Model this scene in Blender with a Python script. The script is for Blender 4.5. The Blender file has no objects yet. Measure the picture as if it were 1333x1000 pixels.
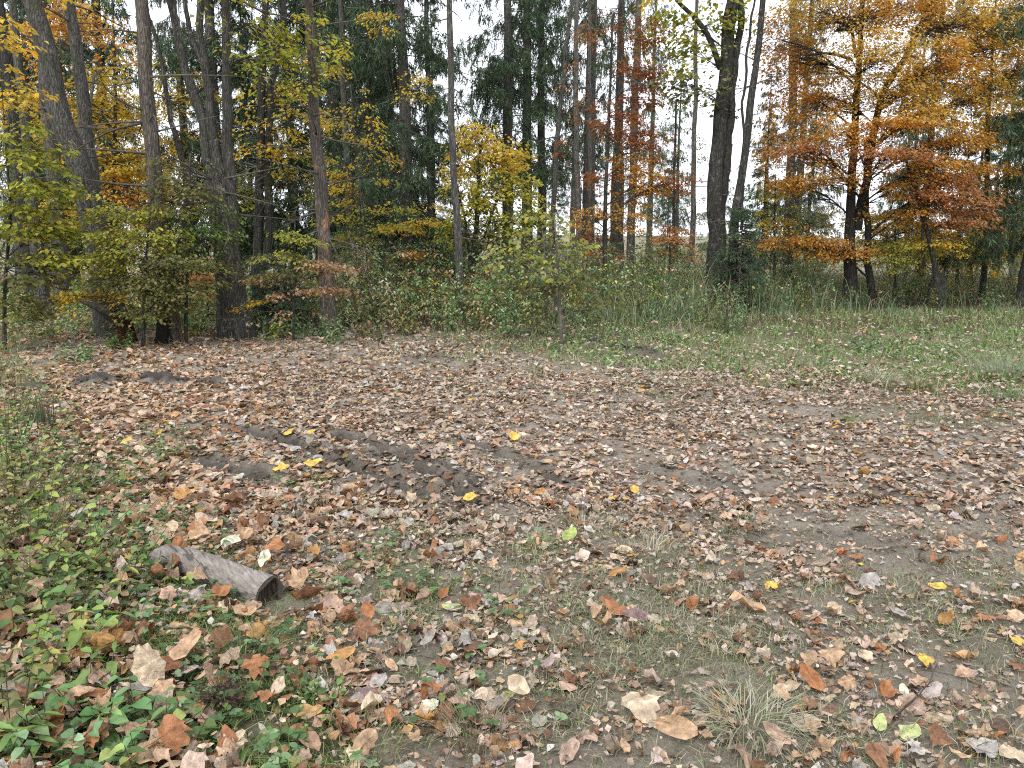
import bpy, math
import numpy as np
from mathutils import Vector

# ------------------------------------------------------------------ camera, world, sun, exposure
SC = bpy.context.scene
CAM_H, FPX, CX, CY, HORIZON = 1.5, 1000.0, 666.5, 500.0, 325.0
PITCH = math.atan((CY - HORIZON) / FPX)
cam_data = bpy.data.cameras.new('camera')
cam_data.sensor_width = 36.0
cam_data.lens = 36.0 * FPX / 1333.0
cam_data.clip_end = 2000
cam_data.clip_start = 0.05
cam = bpy.data.objects.new('camera', cam_data)
SC.collection.objects.link(cam)
cam.location = (0, 0, CAM_H)
cam.rotation_euler = (math.pi / 2 - PITCH, 0, 0)
SC.camera = cam

SUN_EL, SUN_AZ = math.radians(48), math.radians(205)
world = bpy.data.worlds.new('World')
SC.world = world
world.use_nodes = True
wn, wl = world.node_tree.nodes, world.node_tree.links
wn.clear()
w_out = wn.new('ShaderNodeOutputWorld')
w_bg = wn.new('ShaderNodeBackground')
w_sky = wn.new('ShaderNodeTexSky')
w_sky.sky_type = 'NISHITA'
w_sky.sun_disc = False
w_sky.sun_elevation = SUN_EL
w_sky.sun_rotation = SUN_AZ
w_sky.dust_density = 3.0
w_mix = wn.new('ShaderNodeMix')
w_mix.data_type = 'RGBA'
w_mix.inputs[0].default_value = 0.9                      # overcast: the cloud layer hides nearly all of the blue
w_mix.inputs[7].default_value = (11.9, 12.4, 13.3, 1)
wl.new(w_sky.outputs[0], w_mix.inputs[6])
wl.new(w_mix.outputs[2], w_bg.inputs[0])
w_bg.inputs[1].default_value = 0.1
wl.new(w_bg.outputs[0], w_out.inputs[0])

sun_data = bpy.data.lights.new('sun', 'SUN')
sun_data.energy = 1.5
sun_data.angle = math.radians(14)
sun_data.color = (1.0, 0.975, 0.94)
sun = bpy.data.objects.new('sun', sun_data)
SC.collection.objects.link(sun)
sd = Vector((math.sin(SUN_AZ) * math.cos(SUN_EL), math.cos(SUN_AZ) * math.cos(SUN_EL), math.sin(SUN_EL)))
sun.rotation_euler = sd.to_track_quat('Z', 'Y').to_euler()
sun.location = (0, 0, 30)

SC.view_settings.view_transform = 'Standard'
SC.view_settings.look = 'None'
SC.view_settings.gamma = 1.0
SC.view_settings.use_curve_mapping = False
SC.view_settings.exposure = 0.68
SC.render.engine = 'CYCLES'
SC.cycles.max_bounces = 6
SC.cycles.diffuse_bounces = 3
SC.cycles.glossy_bounces = 1
SC.cycles.transmission_bounces = 3
SC.cycles.transparent_max_bounces = 4
SC.cycles.use_denoising = False
SC.cycles.pixel_filter_type = 'BLACKMAN_HARRIS'
SC.cycles.filter_width = 1.15

# ------------------------------------------------------------------ maths helpers
RNG = np.random.default_rng(11)


def rays(px, py):
    """photo pixel (1333 x 1000) -> direction from the camera"""
    px, py = np.asarray(px, float), np.asarray(py, float)
    a, b = (px - CX) / FPX, (CY - py) / FPX
    c, s = math.cos(PITCH), math.sin(PITCH)
    return np.stack([a, c + b * s, -s + b * c], -1)


def at(px, py, Y):
    d = rays(px, py)
    return d * (np.asarray(Y, float) / d[..., 1])[..., None] + np.array([0, 0, CAM_H])


def project(p):
    p = np.asarray(p, float)
    c, s = math.cos(PITCH), math.sin(PITCH)
    y, z = p[..., 1], p[..., 2] - CAM_H
    dep = np.maximum(c * y - s * z, 1e-3)
    up = s * y + c * z
    return CX + FPX * p[..., 0] / dep, CY - FPX * up / dep


def hsh(ix, iy, s):
    v = np.sin(ix * 127.1 + iy * 311.7 + s * 74.7) * 43758.5453
    return v - np.floor(v)


def vn(x, y, s=0.0):
    xi, yi = np.floor(x), np.floor(y)
    fx, fy = x - xi, y - yi
    fx, fy = fx * fx * (3 - 2 * fx), fy * fy * (3 - 2 * fy)
    return ((hsh(xi, yi, s) * (1 - fx) + hsh(xi + 1, yi, s) * fx) * (1 - fy)
            + (hsh(xi, yi + 1, s) * (1 - fx) + hsh(xi + 1, yi + 1, s) * fx) * fy)


def fbm(x, y, s=0.0, o=3):
    r, a, t = 0, 1.0, 0
    for k in range(o):
        r = r + a * vn(x * 2 ** k + 17.3 * k, y * 2 ** k - 9.1 * k, s + k)
        t += a
        a *= 0.5
    return r / t


def sstep(a, b, x):
    t = np.clip((x - a) / (b - a), 0, 1)
    return t * t * (3 - 2 * t)


def ground0(px, py):
    d = rays(px, py)
    return d[..., :2] * (CAM_H / -d[..., 2])[..., None]


# ------------------------------------------------------------------ terrain
# wheel ruts in the mud, traced on the ground: (points, width, depth, darkness)
RUTS = [
    ([(300, 556), (353, 571), (395, 581), (444, 597), (475, 617), (512, 632), (560, 650)], 0.075, 0.11, 1.0),
    ([(440, 566), (486, 581), (527, 599), (556, 615), (590, 636), (625, 655)], 0.07, 0.12, 1.0),
    ([(530, 588), (569, 602), (605, 623), (625, 637)], 0.05, 0.08, 0.9),
    ([(255, 592), (290, 603), (325, 612), (350, 625)], 0.09, 0.06, 0.8),
    ([(600, 576), (660, 594), (694, 607), (735, 628)], 0.06, 0.07, 0.75),
    ([(840, 607), (880, 618), (933, 626), (985, 640), (1037, 642)], 0.09, 0.03, 0.45),
    ([(1090, 630), (1133, 636), (1175, 648), (1305, 676)], 0.07, 0.03, 0.35),
    ([(1080, 690), (1123, 703), (1159, 720), (1210, 729)], 0.06, 0.03, 0.4),
    ([(830, 508), (900, 518), (1000, 527), (1100, 545)], 0.22, 0.05, 0.15),
    ([(880, 665), (930, 680), (1010, 700)], 0.12, 0.03, 0.35),
]
RUTS = [(ground0(*np.array(p, float).T), w, d, k) for p, w, d, k in RUTS]
# dark bare earth: (pixel x, pixel y, half width, half height, raised by, darkness)
EARTH = [(135, 497, 42, 5, .10, 1.0), (215, 498, 45, 4, .09, 1.0), (270, 499, 25, 3, .05, .9), (30, 506, 30, 4, .05, .9),
         (772, 449, 14, 5, .12, .9), (815, 455, 22, 6, .13, 1.0), (850, 463, 16, 5, .09, .9), (560, 466, 36, 7, .07, .55),
         (500, 610, 60, 22, .0, .42), (590, 625, 40, 14, .0, .45), (420, 592, 40, 14, .0, .4), (340, 560, 30, 8, .0, .3), (950, 620, 60, 14, .0, .25),
         (520, 850, 60, 35, 0, .3), (1280, 850, 50, 22, 0, .25), (1110, 820, 70, 22, 0, .1), (430, 500, 150, 25, 0, .15)]
EARTH_W = []
for ex, ey, rw, rh, up, dk in EARTH:
    c0 = ground0(ex, ey)
    EARTH_W.append((c0[0], c0[1], abs(ground0(ex + rw, ey)[0] - c0[0]), max(abs(ground0(ex, ey - rh)[1] - c0[1]), .07), up, dk))


def rut_fields(x, y):
    z, mud = np.zeros_like(x), np.zeros_like(x)
    wob = (fbm(x * 2.2, y * 2.2, 5) - .5) * 0.16
    for pts, w, dep, k in RUTS:
        best = np.full_like(x, 9.0)
        along = np.zeros_like(x)
        acc, n = 0.0, len(pts) - 1
        tot = np.linalg.norm(np.diff(pts, axis=0), axis=1).sum()
        for i in range(n):
            a, b = pts[i], pts[i + 1]
            ab = b - a
            L2 = ab @ ab
            t = np.clip(((x - a[0]) * ab[0] + (y - a[1]) * ab[1]) / L2, 0, 1)
            d = np.hypot(x - a[0] - t * ab[0], y - a[1] - t * ab[1])
            m = d < best
            best = np.where(m, d, best)
            along = np.where(m, acc + t * math.sqrt(L2), along)
            acc += math.sqrt(L2)
        d = np.abs(best + wob * .45)
        fade = sstep(0, .25, along) * sstep(0, .25, tot - along) * .7 + .3 * (best < w * 2)
        floor_ = np.exp(-(d / w) ** 4)
        tread = 1 + 0.35 * np.sin(along * 55)
        z = z - dep * 1.1 * floor_ * fade * tread * .85 + dep * .3 * np.exp(-((d - 2.0 * w) / (w * .8)) ** 2) * fade * (.4 + 1.2 * vn(x * 9, y * 9, 3))
        mud = np.maximum(mud, np.exp(-(d / (w * 1.5)) ** 2) * k)
    return z, mud


def earth_fields(x, y):
    z, mud = np.zeros_like(x), np.zeros_like(x)
    nz = fbm(x * 6, y * 6, 8)
    for cx, cy, rw, rh, up, dk in EARTH_W:
        e = np.exp(-((x - cx) / rw) ** 2 - ((y - cy) / rh) ** 2)
        z = z + up * .5 * e * (.1 + 1.8 * nz)
        mud = np.maximum(mud, dk * sstep(.22, .75, e + (nz - .5) * .9))
    return z, mud


def height(x, y, full=False):
    x, y = np.asarray(x, float), np.asarray(y, float)
    near = np.exp(-(y / 30.0) ** 2)
    z = 0.10 * (fbm(x * .22 + 3, y * .22, 1) - .5) + .05 * (fbm(x * 1.1, y * 1.1, 2) - .5)
    z = z + near * .03 * (fbm(x * 5, y * 5, 4, 2) - .5)
    z = z + .10 * np.exp(-((x + 2.6) / 1.1) ** 2 - ((y - 2.6) / 1.6) ** 2)
    z = z + .12 * sstep(11, 16, y)                                  # the wood stands a little higher than the track
    z = z - 1.6 * sstep(34, 120, y)
    z = z + 9.0 * sstep(150, 380, y) * (.5 + fbm(x * .006, y * .006, 6))
    rz, rm = rut_fields(x, y)
    ez, em = earth_fields(x, y)
    z = z + rz + ez
    if full:
        return z, np.clip(np.maximum(rm, em), 0, 1)
    return z


def gpt(px, py):
    """ground point under a photo pixel"""
    d = rays(px, py)
    z = 0.0
    for _ in range(4):
        p = d * ((z - CAM_H) / d[2])
        z = float(height(p[0], p[1]))
    p = d * ((z - CAM_H) / d[2])
    return np.array([p[0], p[1], z])


# ------------------------------------------------------------------ objects and meshes
COL = SC.collection


def tag(o, label=None, cat=None, group=None, kind=None):
    if label: o['label'] = label
    if cat: o['category'] = cat
    if group: o['group'] = group
    if kind: o['kind'] = kind
    return o


def empty(name, loc, label, cat, group=None):
    o = bpy.data.objects.new(name, None)
    o.empty_display_size = .1
    COL.objects.link(o)
    o.location = [float(v) for v in loc]
    return tag(o, label, cat, group)


class MB:
    """collects vertex / face arrays, builds ONE mesh object"""

    def __init__(s):
        s.v, s.f, s.c, s.m, s.u, s.n = [], [], [], [], [], 0

    def add(s, v, f, c=(1, 1, 1), m=0, u=None):
        v = np.asarray(v, np.float32).reshape(-1, 3)
        f = np.asarray(f, np.int32)
        c = np.asarray(c, np.float32)
        if c.ndim == 1:
            c = np.broadcast_to(c, (len(v), 3))
        s.v.append(v)
        s.f.append((f + s.n, m))
        s.c.append(c)
        s.u.append(np.zeros((len(v), 3), np.float32) if u is None else np.asarray(u, np.float32))
        s.n += len(v)
        return s

    def mesh(s, name, mats, origin=(0, 0, 0), smooth=True):
        v = np.concatenate(s.v) - np.asarray(origin, np.float32)
        li = np.concatenate([f.ravel() for f, _ in s.f])
        lt = np.concatenate([np.full(len(f), f.shape[1], np.int32) for f, _ in s.f])
        mi = np.concatenate([np.full(len(f), m, np.int32) for f, m in s.f])
        ls = np.concatenate([[0], np.cumsum(lt)[:-1]]).astype(np.int32)
        me = bpy.data.meshes.new(name)
        me.vertices.add(len(v))
        me.vertices.foreach_set('co', v.ravel())
        me.loops.add(len(li))
        me.loops.foreach_set('vertex_index', li)
        me.polygons.add(len(lt))
        me.polygons.foreach_set('loop_start', ls)
        me.polygons.foreach_set('loop_total', lt)
        me.polygons.foreach_set('material_index', mi)
        me.polygons.foreach_set('use_smooth', np.full(len(lt), smooth))
        at_ = me.attributes.new('Col', 'FLOAT_COLOR', 'POINT')
        c = np.concatenate(s.c)
        at_.data.foreach_set('color', np.concatenate([c, np.ones((len(c), 1), np.float32)], 1).ravel())
        u = np.concatenate(s.u)
        if np.any(u):
            a2 = me.attributes.new('loc', 'FLOAT_VECTOR', 'POINT')
            a2.data.foreach_set('vector', u.astype(np.float32).ravel())
        for m in (mats if isinstance(mats, (list, tuple)) else [mats]):
            me.materials.append(m)
        me.update(calc_edges=True)
        return me

    def build(s, name, mats, parent=None, loc=None, smooth=True):
        """loc: world origin the vertices are taken relative to"""
        org = np.array(parent.location if parent is not None else (loc if loc is not None else (0, 0, 0)), float)
        o = bpy.data.objects.new(name, s.mesh(name, mats, org, smooth))
        COL.objects.link(o)
        if parent is not None:
            o.parent = parent
        else:
            o.location = [float(a) for a in org]
        return o


def norm(a):
    return a / np.maximum(np.linalg.norm(a, axis=-1, keepdims=True), 1e-9)


def perp(d):
    ref = np.where(np.abs(d[..., 2:3]) < .9, np.array([0, 0, 1.0]), np.array([1.0, 0, 0]))
    s = norm(np.cross(d, ref))
    return s, np.cross(s, d)


def resample(pts, step):
    pts = np.asarray(pts, float)
    seg = np.linalg.norm(np.diff(pts[:, :3], axis=0), axis=1)
    t = np.concatenate([[0], np.cumsum(seg)])
    n = max(2, int(t[-1] / step) + 1)
    tt = np.linspace(0, t[-1], n)
    # smooth interpolation
    out = np.stack([np.interp(tt, t, pts[:, k]) for k in range(pts.shape[1])], 1)
    for _ in range(2):
        if n > 3:
            out[1:-1] = .25 * out[:-2] + .5 * out[1:-1] + .25 * out[2:]
    return out


def tube(mb, pr, nseg=8, rough=0.0, col=(1, 1, 1), m=0, seed=0, cap=True):
    """pr: N x 4 (x, y, z, radius)"""
    p, r = pr[:, :3], pr[:, 3]
    n = len(p)
    d = norm(np.gradient(p, axis=0))
    mean = norm(d.mean(0))
    ref = np.array([1.0, 0, 0]) if abs(mean[0]) < .8 else np.array([0, 0, 1.0])
    s = norm(np.cross(d, ref))
    u = np.cross(s, d)
    a = np.arange(nseg) * 2 * math.pi / nseg
    rr = np.repeat(r[:, None], nseg, 1)
    if rough:
        rg = np.random.default_rng(seed)
        arc = np.concatenate([[0], np.cumsum(np.linalg.norm(np.diff(p, axis=0), axis=1))])
        A, T = np.meshgrid(a, arc)
        nz = fbm(np.cos(A) * 1.5 + seed * 3.1 + 20, T * 2.2 + np.sin(A) * 1.5, 9) - .5
        nz2 = rg.random(rr.shape) - .5
        rr = rr * (1 + rough * 1.6 * nz + rough * .35 * nz2)
    v = p[:, None] + rr[..., None] * (np.cos(a)[None, :, None] * s[:, None] + np.sin(a)[None, :, None] * u[:, None])
    i, j = np.meshgrid(np.arange(n - 1), np.arange(nseg), indexing='ij')
    j2 = (j + 1) % nseg
    f = np.stack([i * nseg + j, i * nseg + j2, (i + 1) * nseg + j2, (i + 1) * nseg + j], -1).reshape(-1, 4)
    vv = v.reshape(-1, 3)
    mb.add(vv, f, col, m)
    if cap:
        b = mb.n - len(vv)
        mb.f.append((np.array([[b + (n - 1) * nseg + k for k in range(nseg)]], np.int32), m))


def twigs(mb, p0, p1, r0, r1, sag=0.0, col=(.1, .08, .06), m=0):
    """many thin three-sided twigs at once"""
    p0, p1 = np.atleast_2d(p0), np.atleast_2d(p1)
    n = len(p0)
    if n == 0:
        return
    mid = (p0 + p1) / 2 + np.array([0, 0, 1.0]) * (np.asarray(sag).reshape(-1, 1) if np.ndim(sag) else sag)
    d = norm(p1 - p0)
    s, u = perp(d)
    r0 = np.broadcast_to(r0, (n,))[:, None]
    r1 = np.broadcast_to(r1, (n,))[:, None]
    rings = []
    for c, r in ((p0, r0), (mid, (r0 + r1) / 2), (p1, r1)):
        for k in range(3):
            a = k * 2 * math.pi / 3
            rings.append(c + r * (math.cos(a) * s + math.sin(a) * u))
    v = np.stack(rings, 1)
    f = []
    for b in (0, 3):
        for k in range(3):
            f.append([b + k, b + (k + 1) % 3, b + 3 + (k + 1) % 3, b + 3 + k])
    F = (np.array(f)[None] + (np.arange(n) * 9)[:, None, None]).reshape(-1, 4)
    c = np.asarray(col, float)
    if c.ndim == 2:
        c = np.repeat(c, 9, 0)
    mb.add(v.reshape(-1, 3), F, c, m)


def cards(mb, base, d, nrm, L, W, col, m=0, fold=.18, droop=.0, wide=.45, six=False):
    """leaf-shaped faces: base point, direction, normal, length, width"""
    n = len(base)
    if n == 0:
        return
    L = np.broadcast_to(L, (n,))[:, None]
    W = np.broadcast_to(W, (n,))[:, None]
    d = norm(d)
    side = norm(np.cross(d, nrm))
    up = np.cross(side, d)
    dz = np.array([0, 0, -1.0]) * L * droop
    if not six:
        v = np.stack([base, base + d * L * wide + side * W / 2 + up * W * fold, base + d * L + dz, base + d * L * wide - side * W / 2 + up * W * fold], 1)
        F = np.array([[0, 1, 2], [0, 2, 3]])
        k = 4
    else:
        v = np.stack([base, base + d * L * .25 + side * W * .42 + up * W * fold, base + d * L * .62 + side * W * .4 + up * W * fold * .8 + dz * .4,
                      base + d * L + dz, base + d * L * .62 - side * W * .4 + up * W * fold * .8 + dz * .4, base + d * L * .25 - side * W * .42 + up * W * fold], 1)
        F = np.array([[0, 1, 2], [0, 2, 3], [0, 3, 4], [0, 4, 5]])
        k = 6
    F = (F[None] + (np.arange(n) * k)[:, None, None]).reshape(-1, 3)
    mb.add(v.reshape(-1, 3), F, np.repeat(col, k, 0), m)


def blades(mb, base, h, az, lean, w, col, m=0, bend=1.0):
    """grass blades: curved, tapering, three segments"""
    n = len(base)
    if n == 0:
        return
    h, az, lean, w = (np.broadcast_to(q, (n,))[:, None] for q in (h, az, lean, w))
    dirx = np.concatenate([np.cos(az), np.sin(az), np.zeros_like(az)], 1)
    side = np.concatenate([-np.sin(az), np.cos(az), np.zeros_like(az)], 1)
    rr = RNG.random((n, 1)) * math.pi
    side = norm(side * np.cos(rr) + dirx * np.sin(rr) * .7)
    zz = np.array([0, 0, 1.0])

    def pt(t):
        return base + zz * h * (t * np.cos(lean * t * .9)) + dirx * h * np.sin(lean * (t ** (1 + .5 * bend))) * t
    p1, p2, p3 = pt(.4), pt(.75), pt(1.0)
    v = np.stack([base - side * w / 2, base + side * w / 2, p1 + side * w * .45, p1 - side * w * .45, p2 + side * w * .3, p2 - side * w * .3, p3], 1)
    F4 = np.array([[0, 1, 2, 3], [3, 2, 4, 5]])
    F3 = np.array([[5, 4, 6]])
    off = (np.arange(n) * 7)[:, None, None]
    b = mb.n
    mb.add(v.reshape(-1, 3), (F4[None] + off).reshape(-1, 4), np.repeat(col, 7, 0), m)
    mb.f.append(((F3[None] + off).reshape(-1, 3).astype(np.int32) + b, m))


def pick(pal, n, rng, jit=.18):
    pal = np.asarray(pal, float)
    w = pal[:, 3] / pal[:, 3].sum() if pal.shape[1] == 4 else None
    c = pal[rng.choice(len(pal), n, p=w), :3]
    return np.clip(c * (1 + (rng.random((n, 1)) - .5) * 2 * jit) * (1 + (rng.random((n, 3)) - .5) * .12), 0.004, .9)


# ------------------------------------------------------------------ materials
def new_mat(name):
    m = bpy.data.materials.new(name)
    m.use_nodes = True
    nt = m.node_tree
    for n in list(nt.nodes):
        nt.nodes.remove(n)
    return m, nt, nt.nodes, nt.links


def nd(N, t, **kw):
    n = N.new(t)
    for k, v in kw.items():
        setattr(n, k, v)
    return n


def mixcol(N, L, fac, a, b, mode='MIX'):
    n = nd(N, 'ShaderNodeMix', data_type='RGBA', blend_type=mode)
    for s, v in ((0, fac), (6, a), (7, b)):
        if hasattr(v, 'node'):
            L.new(v, n.inputs[s])
        else:
            n.inputs[s].default_value = v if s == 0 else (*v, 1)
    return n.outputs[2]


def ramp(N, L, src, stops):
    r = nd(N, 'ShaderNodeValToRGB')
    e = r.color_ramp.elements
    while len(e) < len(stops):
        e.new(.5)
    for k, (p, c) in enumerate(stops):
        e[k].position = p
        e[k].color = (c, c, c, 1) if not isinstance(c, tuple) else (*c, 1)
    L.new(src, r.inputs[0])
    return r.outputs[0]


def noise(N, L, vec, scale, detail=4, rough=.6):
    n = nd(N, 'ShaderNodeTexNoise')
    n.inputs['Scale'].default_value = scale
    n.inputs['Detail'].default_value = detail
    n.inputs['Roughness'].default_value = rough
    if vec is not None:
        L.new(vec, n.inputs['Vector'])
    return n.outputs['Fac']


def leaf_mat(name, translucency=.35, rough=.6, mottling=.35, scale=14.0, veins=False, bump=0.0):
    m, nt, N, L = new_mat(name)
    out = nd(N, 'ShaderNodeOutputMaterial')
    at_ = nd(N, 'ShaderNodeAttribute', attribute_name='Col')
    geo = nd(N, 'ShaderNodeNewGeometry')
    nz = noise(N, L, geo.outputs['Position'], scale, 3)
    g = ramp(N, L, nz, [(.3, 1 - mottling), (.7, 1 + mottling * .6)])
    col = mixcol(N, L, 1.0, at_.outputs['Color'], g, 'MULTIPLY')
    if veins:
        lv = nd(N, 'ShaderNodeAttribute', attribute_name='loc')
        sep = nd(N, 'ShaderNodeSeparateXYZ')
        L.new(lv.outputs['Vector'], sep.inputs[0])
        ang = nd(N, 'ShaderNodeMath', operation='ARCTAN2')
        L.new(sep.outputs[0], ang.inputs[0])
        yo = nd(N, 'ShaderNodeMath', operation='ADD')
        L.new(sep.outputs[1], yo.inputs[0])
        yo.inputs[1].default_value = .52
        L.new(yo.outputs[0], ang.inputs[1])
        mul = nd(N, 'ShaderNodeMath', operation='MULTIPLY')
        L.new(ang.outputs[0], mul.inputs[0])
        mul.inputs[1].default_value = 3.8
        si = nd(N, 'ShaderNodeMath', operation='SINE')
        L.new(mul.outputs[0], si.inputs[0])
        ab = nd(N, 'ShaderNodeMath', operation='ABSOLUTE')
        L.new(si.outputs[0], ab.inputs[0])
        vmask = ramp(N, L, ab.outputs[0], [(.0, 1.0), (.22, 0.0)])
        col = mixcol(N, L, vmask, col, mixcol(N, L, 1.0, col, (1.32, 1.28, 1.2), 'MULTIPLY'))
        spots = ramp(N, L, noise(N, L, geo.outputs['Position'], 60, 3), [(.62, 0.0), (.74, .5)])
        col = mixcol(N, L, spots, col, mixcol(N, L, 1.0, col, (.45, .4, .38), 'MULTIPLY'))
    p = nd(N, 'ShaderNodeBsdfPrincipled')
    L.new(col, p.inputs['Base Color'])
    p.inputs['Roughness'].default_value = rough
    p.inputs['Specular IOR Level'].default_value = .3
    if bump:
        bp = nd(N, 'ShaderNodeBump')
        bp.inputs['Strength'].default_value = bump
        bp.inputs['Distance'].default_value = .01
        L.new(noise(N, L, geo.outputs['Position'], 90, 3), bp.inputs['Height'])
        L.new(bp.outputs[0], p.inputs['Normal'])
    t = nd(N, 'ShaderNodeBsdfTranslucent')
    L.new(mixcol(N, L, 1.0, col, (1.15, 1.1, .75), 'MULTIPLY'), t.inputs['Color'])
    mx = nd(N, 'ShaderNodeMixShader')
    mx.inputs[0].default_value = translucency
    L.new(p.outputs[0], mx.inputs[1])
    L.new(t.outputs[0], mx.inputs[2])
    L.new(mx.outputs[0], out.inputs[0])
    return m


def bark_mat(name, dark, mid, light, patch=None, vscale=1.0, moss=0.0, bump=.8, stretch=None):
    m, nt, N, L = new_mat(name)
    out = nd(N, 'ShaderNodeOutputMaterial')
    geo = nd(N, 'ShaderNodeNewGeometry')
    mp = nd(N, 'ShaderNodeMapping')
    mp.inputs['Scale'].default_value = (1, 1, .16) if stretch is None else stretch
    L.new(geo.outputs['Position'], mp.inputs[0])
    n1 = noise(N, L, mp.outputs[0], 16 * vscale, 6, .7)
    n2 = noise(N, L, geo.outputs['Position'], 2.2, 4, .65)
    vo = nd(N, 'ShaderNodeTexVoronoi', feature='DISTANCE_TO_EDGE')
    vo.inputs['Scale'].default_value = 34 * vscale
    vo.inputs['Randomness'].default_value = 1.0
    L.new(mp.outputs[0], vo.inputs['Vector'])
    crack = ramp(N, L, vo.outputs['Distance'], [(0.0, 0.0), (.16, 1.0)])
    col = mixcol(N, L, ramp(N, L, n1, [(.32, 0.0), (.68, 1.0)]), dark, light)
    col = mixcol(N, L, ramp(N, L, n2, [(.4, 0.0), (.6, .65)]), col, mid)
    col = mixcol(N, L, crack, mixcol(N, L, 1.0, col, (.66, .64, .62), 'MULTIPLY'), col)
    if patch:
        mp2 = nd(N, 'ShaderNodeMapping')
        mp2.inputs['Scale'].default_value = (1, 1, .45)
        L.new(geo.outputs['Position'], mp2.inputs[0])
        pm = ramp(N, L, noise(N, L, mp2.outputs[0], 2.6, 6, .75), [(.56, 0.0), (.62, 1.0)])
        col = mixcol(N, L, pm, col, mixcol(N, L, n1, tuple(.65 * c for c in patch), tuple(1.3 * c for c in patch)))
    lich = ramp(N, L, noise(N, L, geo.outputs['Position'], 9, 5, .75), [(.58, 0.0), (.66, .55)])
    col = mixcol(N, L, lich, col, (.26, .27, .22))
    if moss:
        mm = ramp(N, L, noise(N, L, geo.outputs['Position'], 3.5, 5, .7), [(.5, 0.0), (.62, moss)])
        col = mixcol(N, L, mm, col, (.07, .085, .03))
    at_ = nd(N, 'ShaderNodeAttribute', attribute_name='Col')
    col = mixcol(N, L, 1.0, col, at_.outputs['Color'], 'MULTIPLY')
    p = nd(N, 'ShaderNodeBsdfPrincipled')
    L.new(col, p.inputs['Base Color'])
    p.inputs['Roughness'].default_value = .9
    p.inputs['Specular IOR Level'].default_value = .2
    bp = nd(N, 'ShaderNodeBump')
    bp.inputs['Strength'].default_value = bump
    bp.inputs['Distance'].default_value = .05
    hh = nd(N, 'ShaderNodeMath', operation='MULTIPLY')
    L.new(n1, hh.inputs[0])
    L.new(crack, hh.inputs[1])
    L.new(hh.outputs[0], bp.inputs['Height'])
    L.new(bp.outputs[0], p.inputs['Normal'])
    L.new(p.outputs[0], out.inputs[0])
    return m


def ground_mat():
    m, nt, N, L = new_mat('forest_soil')
    out = nd(N, 'ShaderNodeOutputMaterial')
    geo = nd(N, 'ShaderNodeNewGeometry')
    pos = geo.outputs['Position']
    at_ = nd(N, 'ShaderNodeAttribute', attribute_name='Col')      # r: wet mud, g: grassy thatch, b: woodland floor
    sep = nd(N, 'ShaderNodeSeparateColor')
    L.new(at_.outputs['Color'], sep.inputs[0])
    fine = noise(N, L, pos, 55, 6, .75)
    mid = noise(N, L, pos, 9, 5, .7)
    big = noise(N, L, pos, 1.6, 4, .6)
    dry = mixcol(N, L, ramp(N, L, fine, [(.3, 0.0), (.72, 1.0)]), (.17, .138, .106), (.40, .34, .27))
    dry = mixcol(N, L, ramp(N, L, mid, [(.42, 0.0), (.64, .7)]), dry, (.37, .325, .265))
    dry = mixcol(N, L, ramp(N, L, big, [(.5, 0.0), (.66, .5)]), dry, (.16, .128, .096))
    thatch = mixcol(N, L, ramp(N, L, fine, [(.35, 0.0), (.65, 1.0)]), (.085, .09, .04), (.27, .25, .15))
    wood = mixcol(N, L, ramp(N, L, mid, [(.35, 0.0), (.65, 1.0)]), (.035, .026, .018), (.13, .085, .05))
    wet = mixcol(N, L, ramp(N, L, fine, [(.3, 0.0), (.7, 1.0)]), (.028, .023, .019), (.105, .088, .073))
    wet = mixcol(N, L, ramp(N, L, mid, [(.5, 0.0), (.68, .55)]), wet, (.2, .175, .15))
    col = mixcol(N, L, sep.outputs[1], dry, thatch)
    col = mixcol(N, L, sep.outputs[2], col, wood)
    col = mixcol(N, L, sep.outputs[0], col, wet)
    p = nd(N, 'ShaderNodeBsdfPrincipled')
    L.new(col, p.inputs['Base Color'])
    rr = nd(N, 'ShaderNodeMapRange')
    L.new(sep.outputs[0], rr.inputs[0])
    rr.inputs[3].default_value = .92
    rr.inputs[4].default_value = .34
    L.new(rr.outputs[0], p.inputs['Roughness'])
    p.inputs['Specular IOR Level'].default_value = .3
    bp = nd(N, 'ShaderNodeBump')
    bp.inputs['Strength'].default_value = 1.0
    bp.inputs['Distance'].default_value = .035
    ad = nd(N, 'ShaderNodeMath', operation='MULTIPLY_ADD')
    L.new(mid, ad.inputs[0])
    ad.inputs[1].default_value = 1.2
    L.new(fine, ad.inputs[2])
    L.new(ad.outputs[0], bp.inputs['Height'])
    L.new(bp.outputs[0], p.inputs['Normal'])
    L.new(p.outputs[0], out.inputs[0])
    return m


M_GROUND = ground_mat()
M_DRY = leaf_mat('dry_leaf', .12, .6, .42, 34.0, veins=True, bump=.9)
M_LEAF = leaf_mat('tree_leaf', .58, .55, .25, 3.0)
M_HERB = leaf_mat('herb_leaf', .3, .45, .3, 18.0, bump=.3)
M_NEEDLE = leaf_mat('spruce_needle', .15, .65, .4, 2.5)
M_GRASS = leaf_mat('grass_blade', .25, .6, .3, 6.0)
M_TWIG = bark_mat('twig_bark', (.05, .04, .032), (.13, .115, .1), (.2, .18, .16), bump=.2)
M_GREY = bark_mat('grey_bark', (.025, .022, .02), (.085, .079, .07), (.21, .202, .185), moss=.4)
M_DARK = bark_mat('dark_bark', (.014, .013, .012), (.042, .04, .037), (.115, .11, .10), moss=.2)
M_RED = bark_mat('flaking_bark', (.03, .025, .021), (.105, .087, .074), (.22, .19, .16), patch=(.30, .165, .10))
M_PINK = bark_mat('pinkish_bark', (.05, .042, .036), (.14, .122, .108), (.24, .215, .195))
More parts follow.
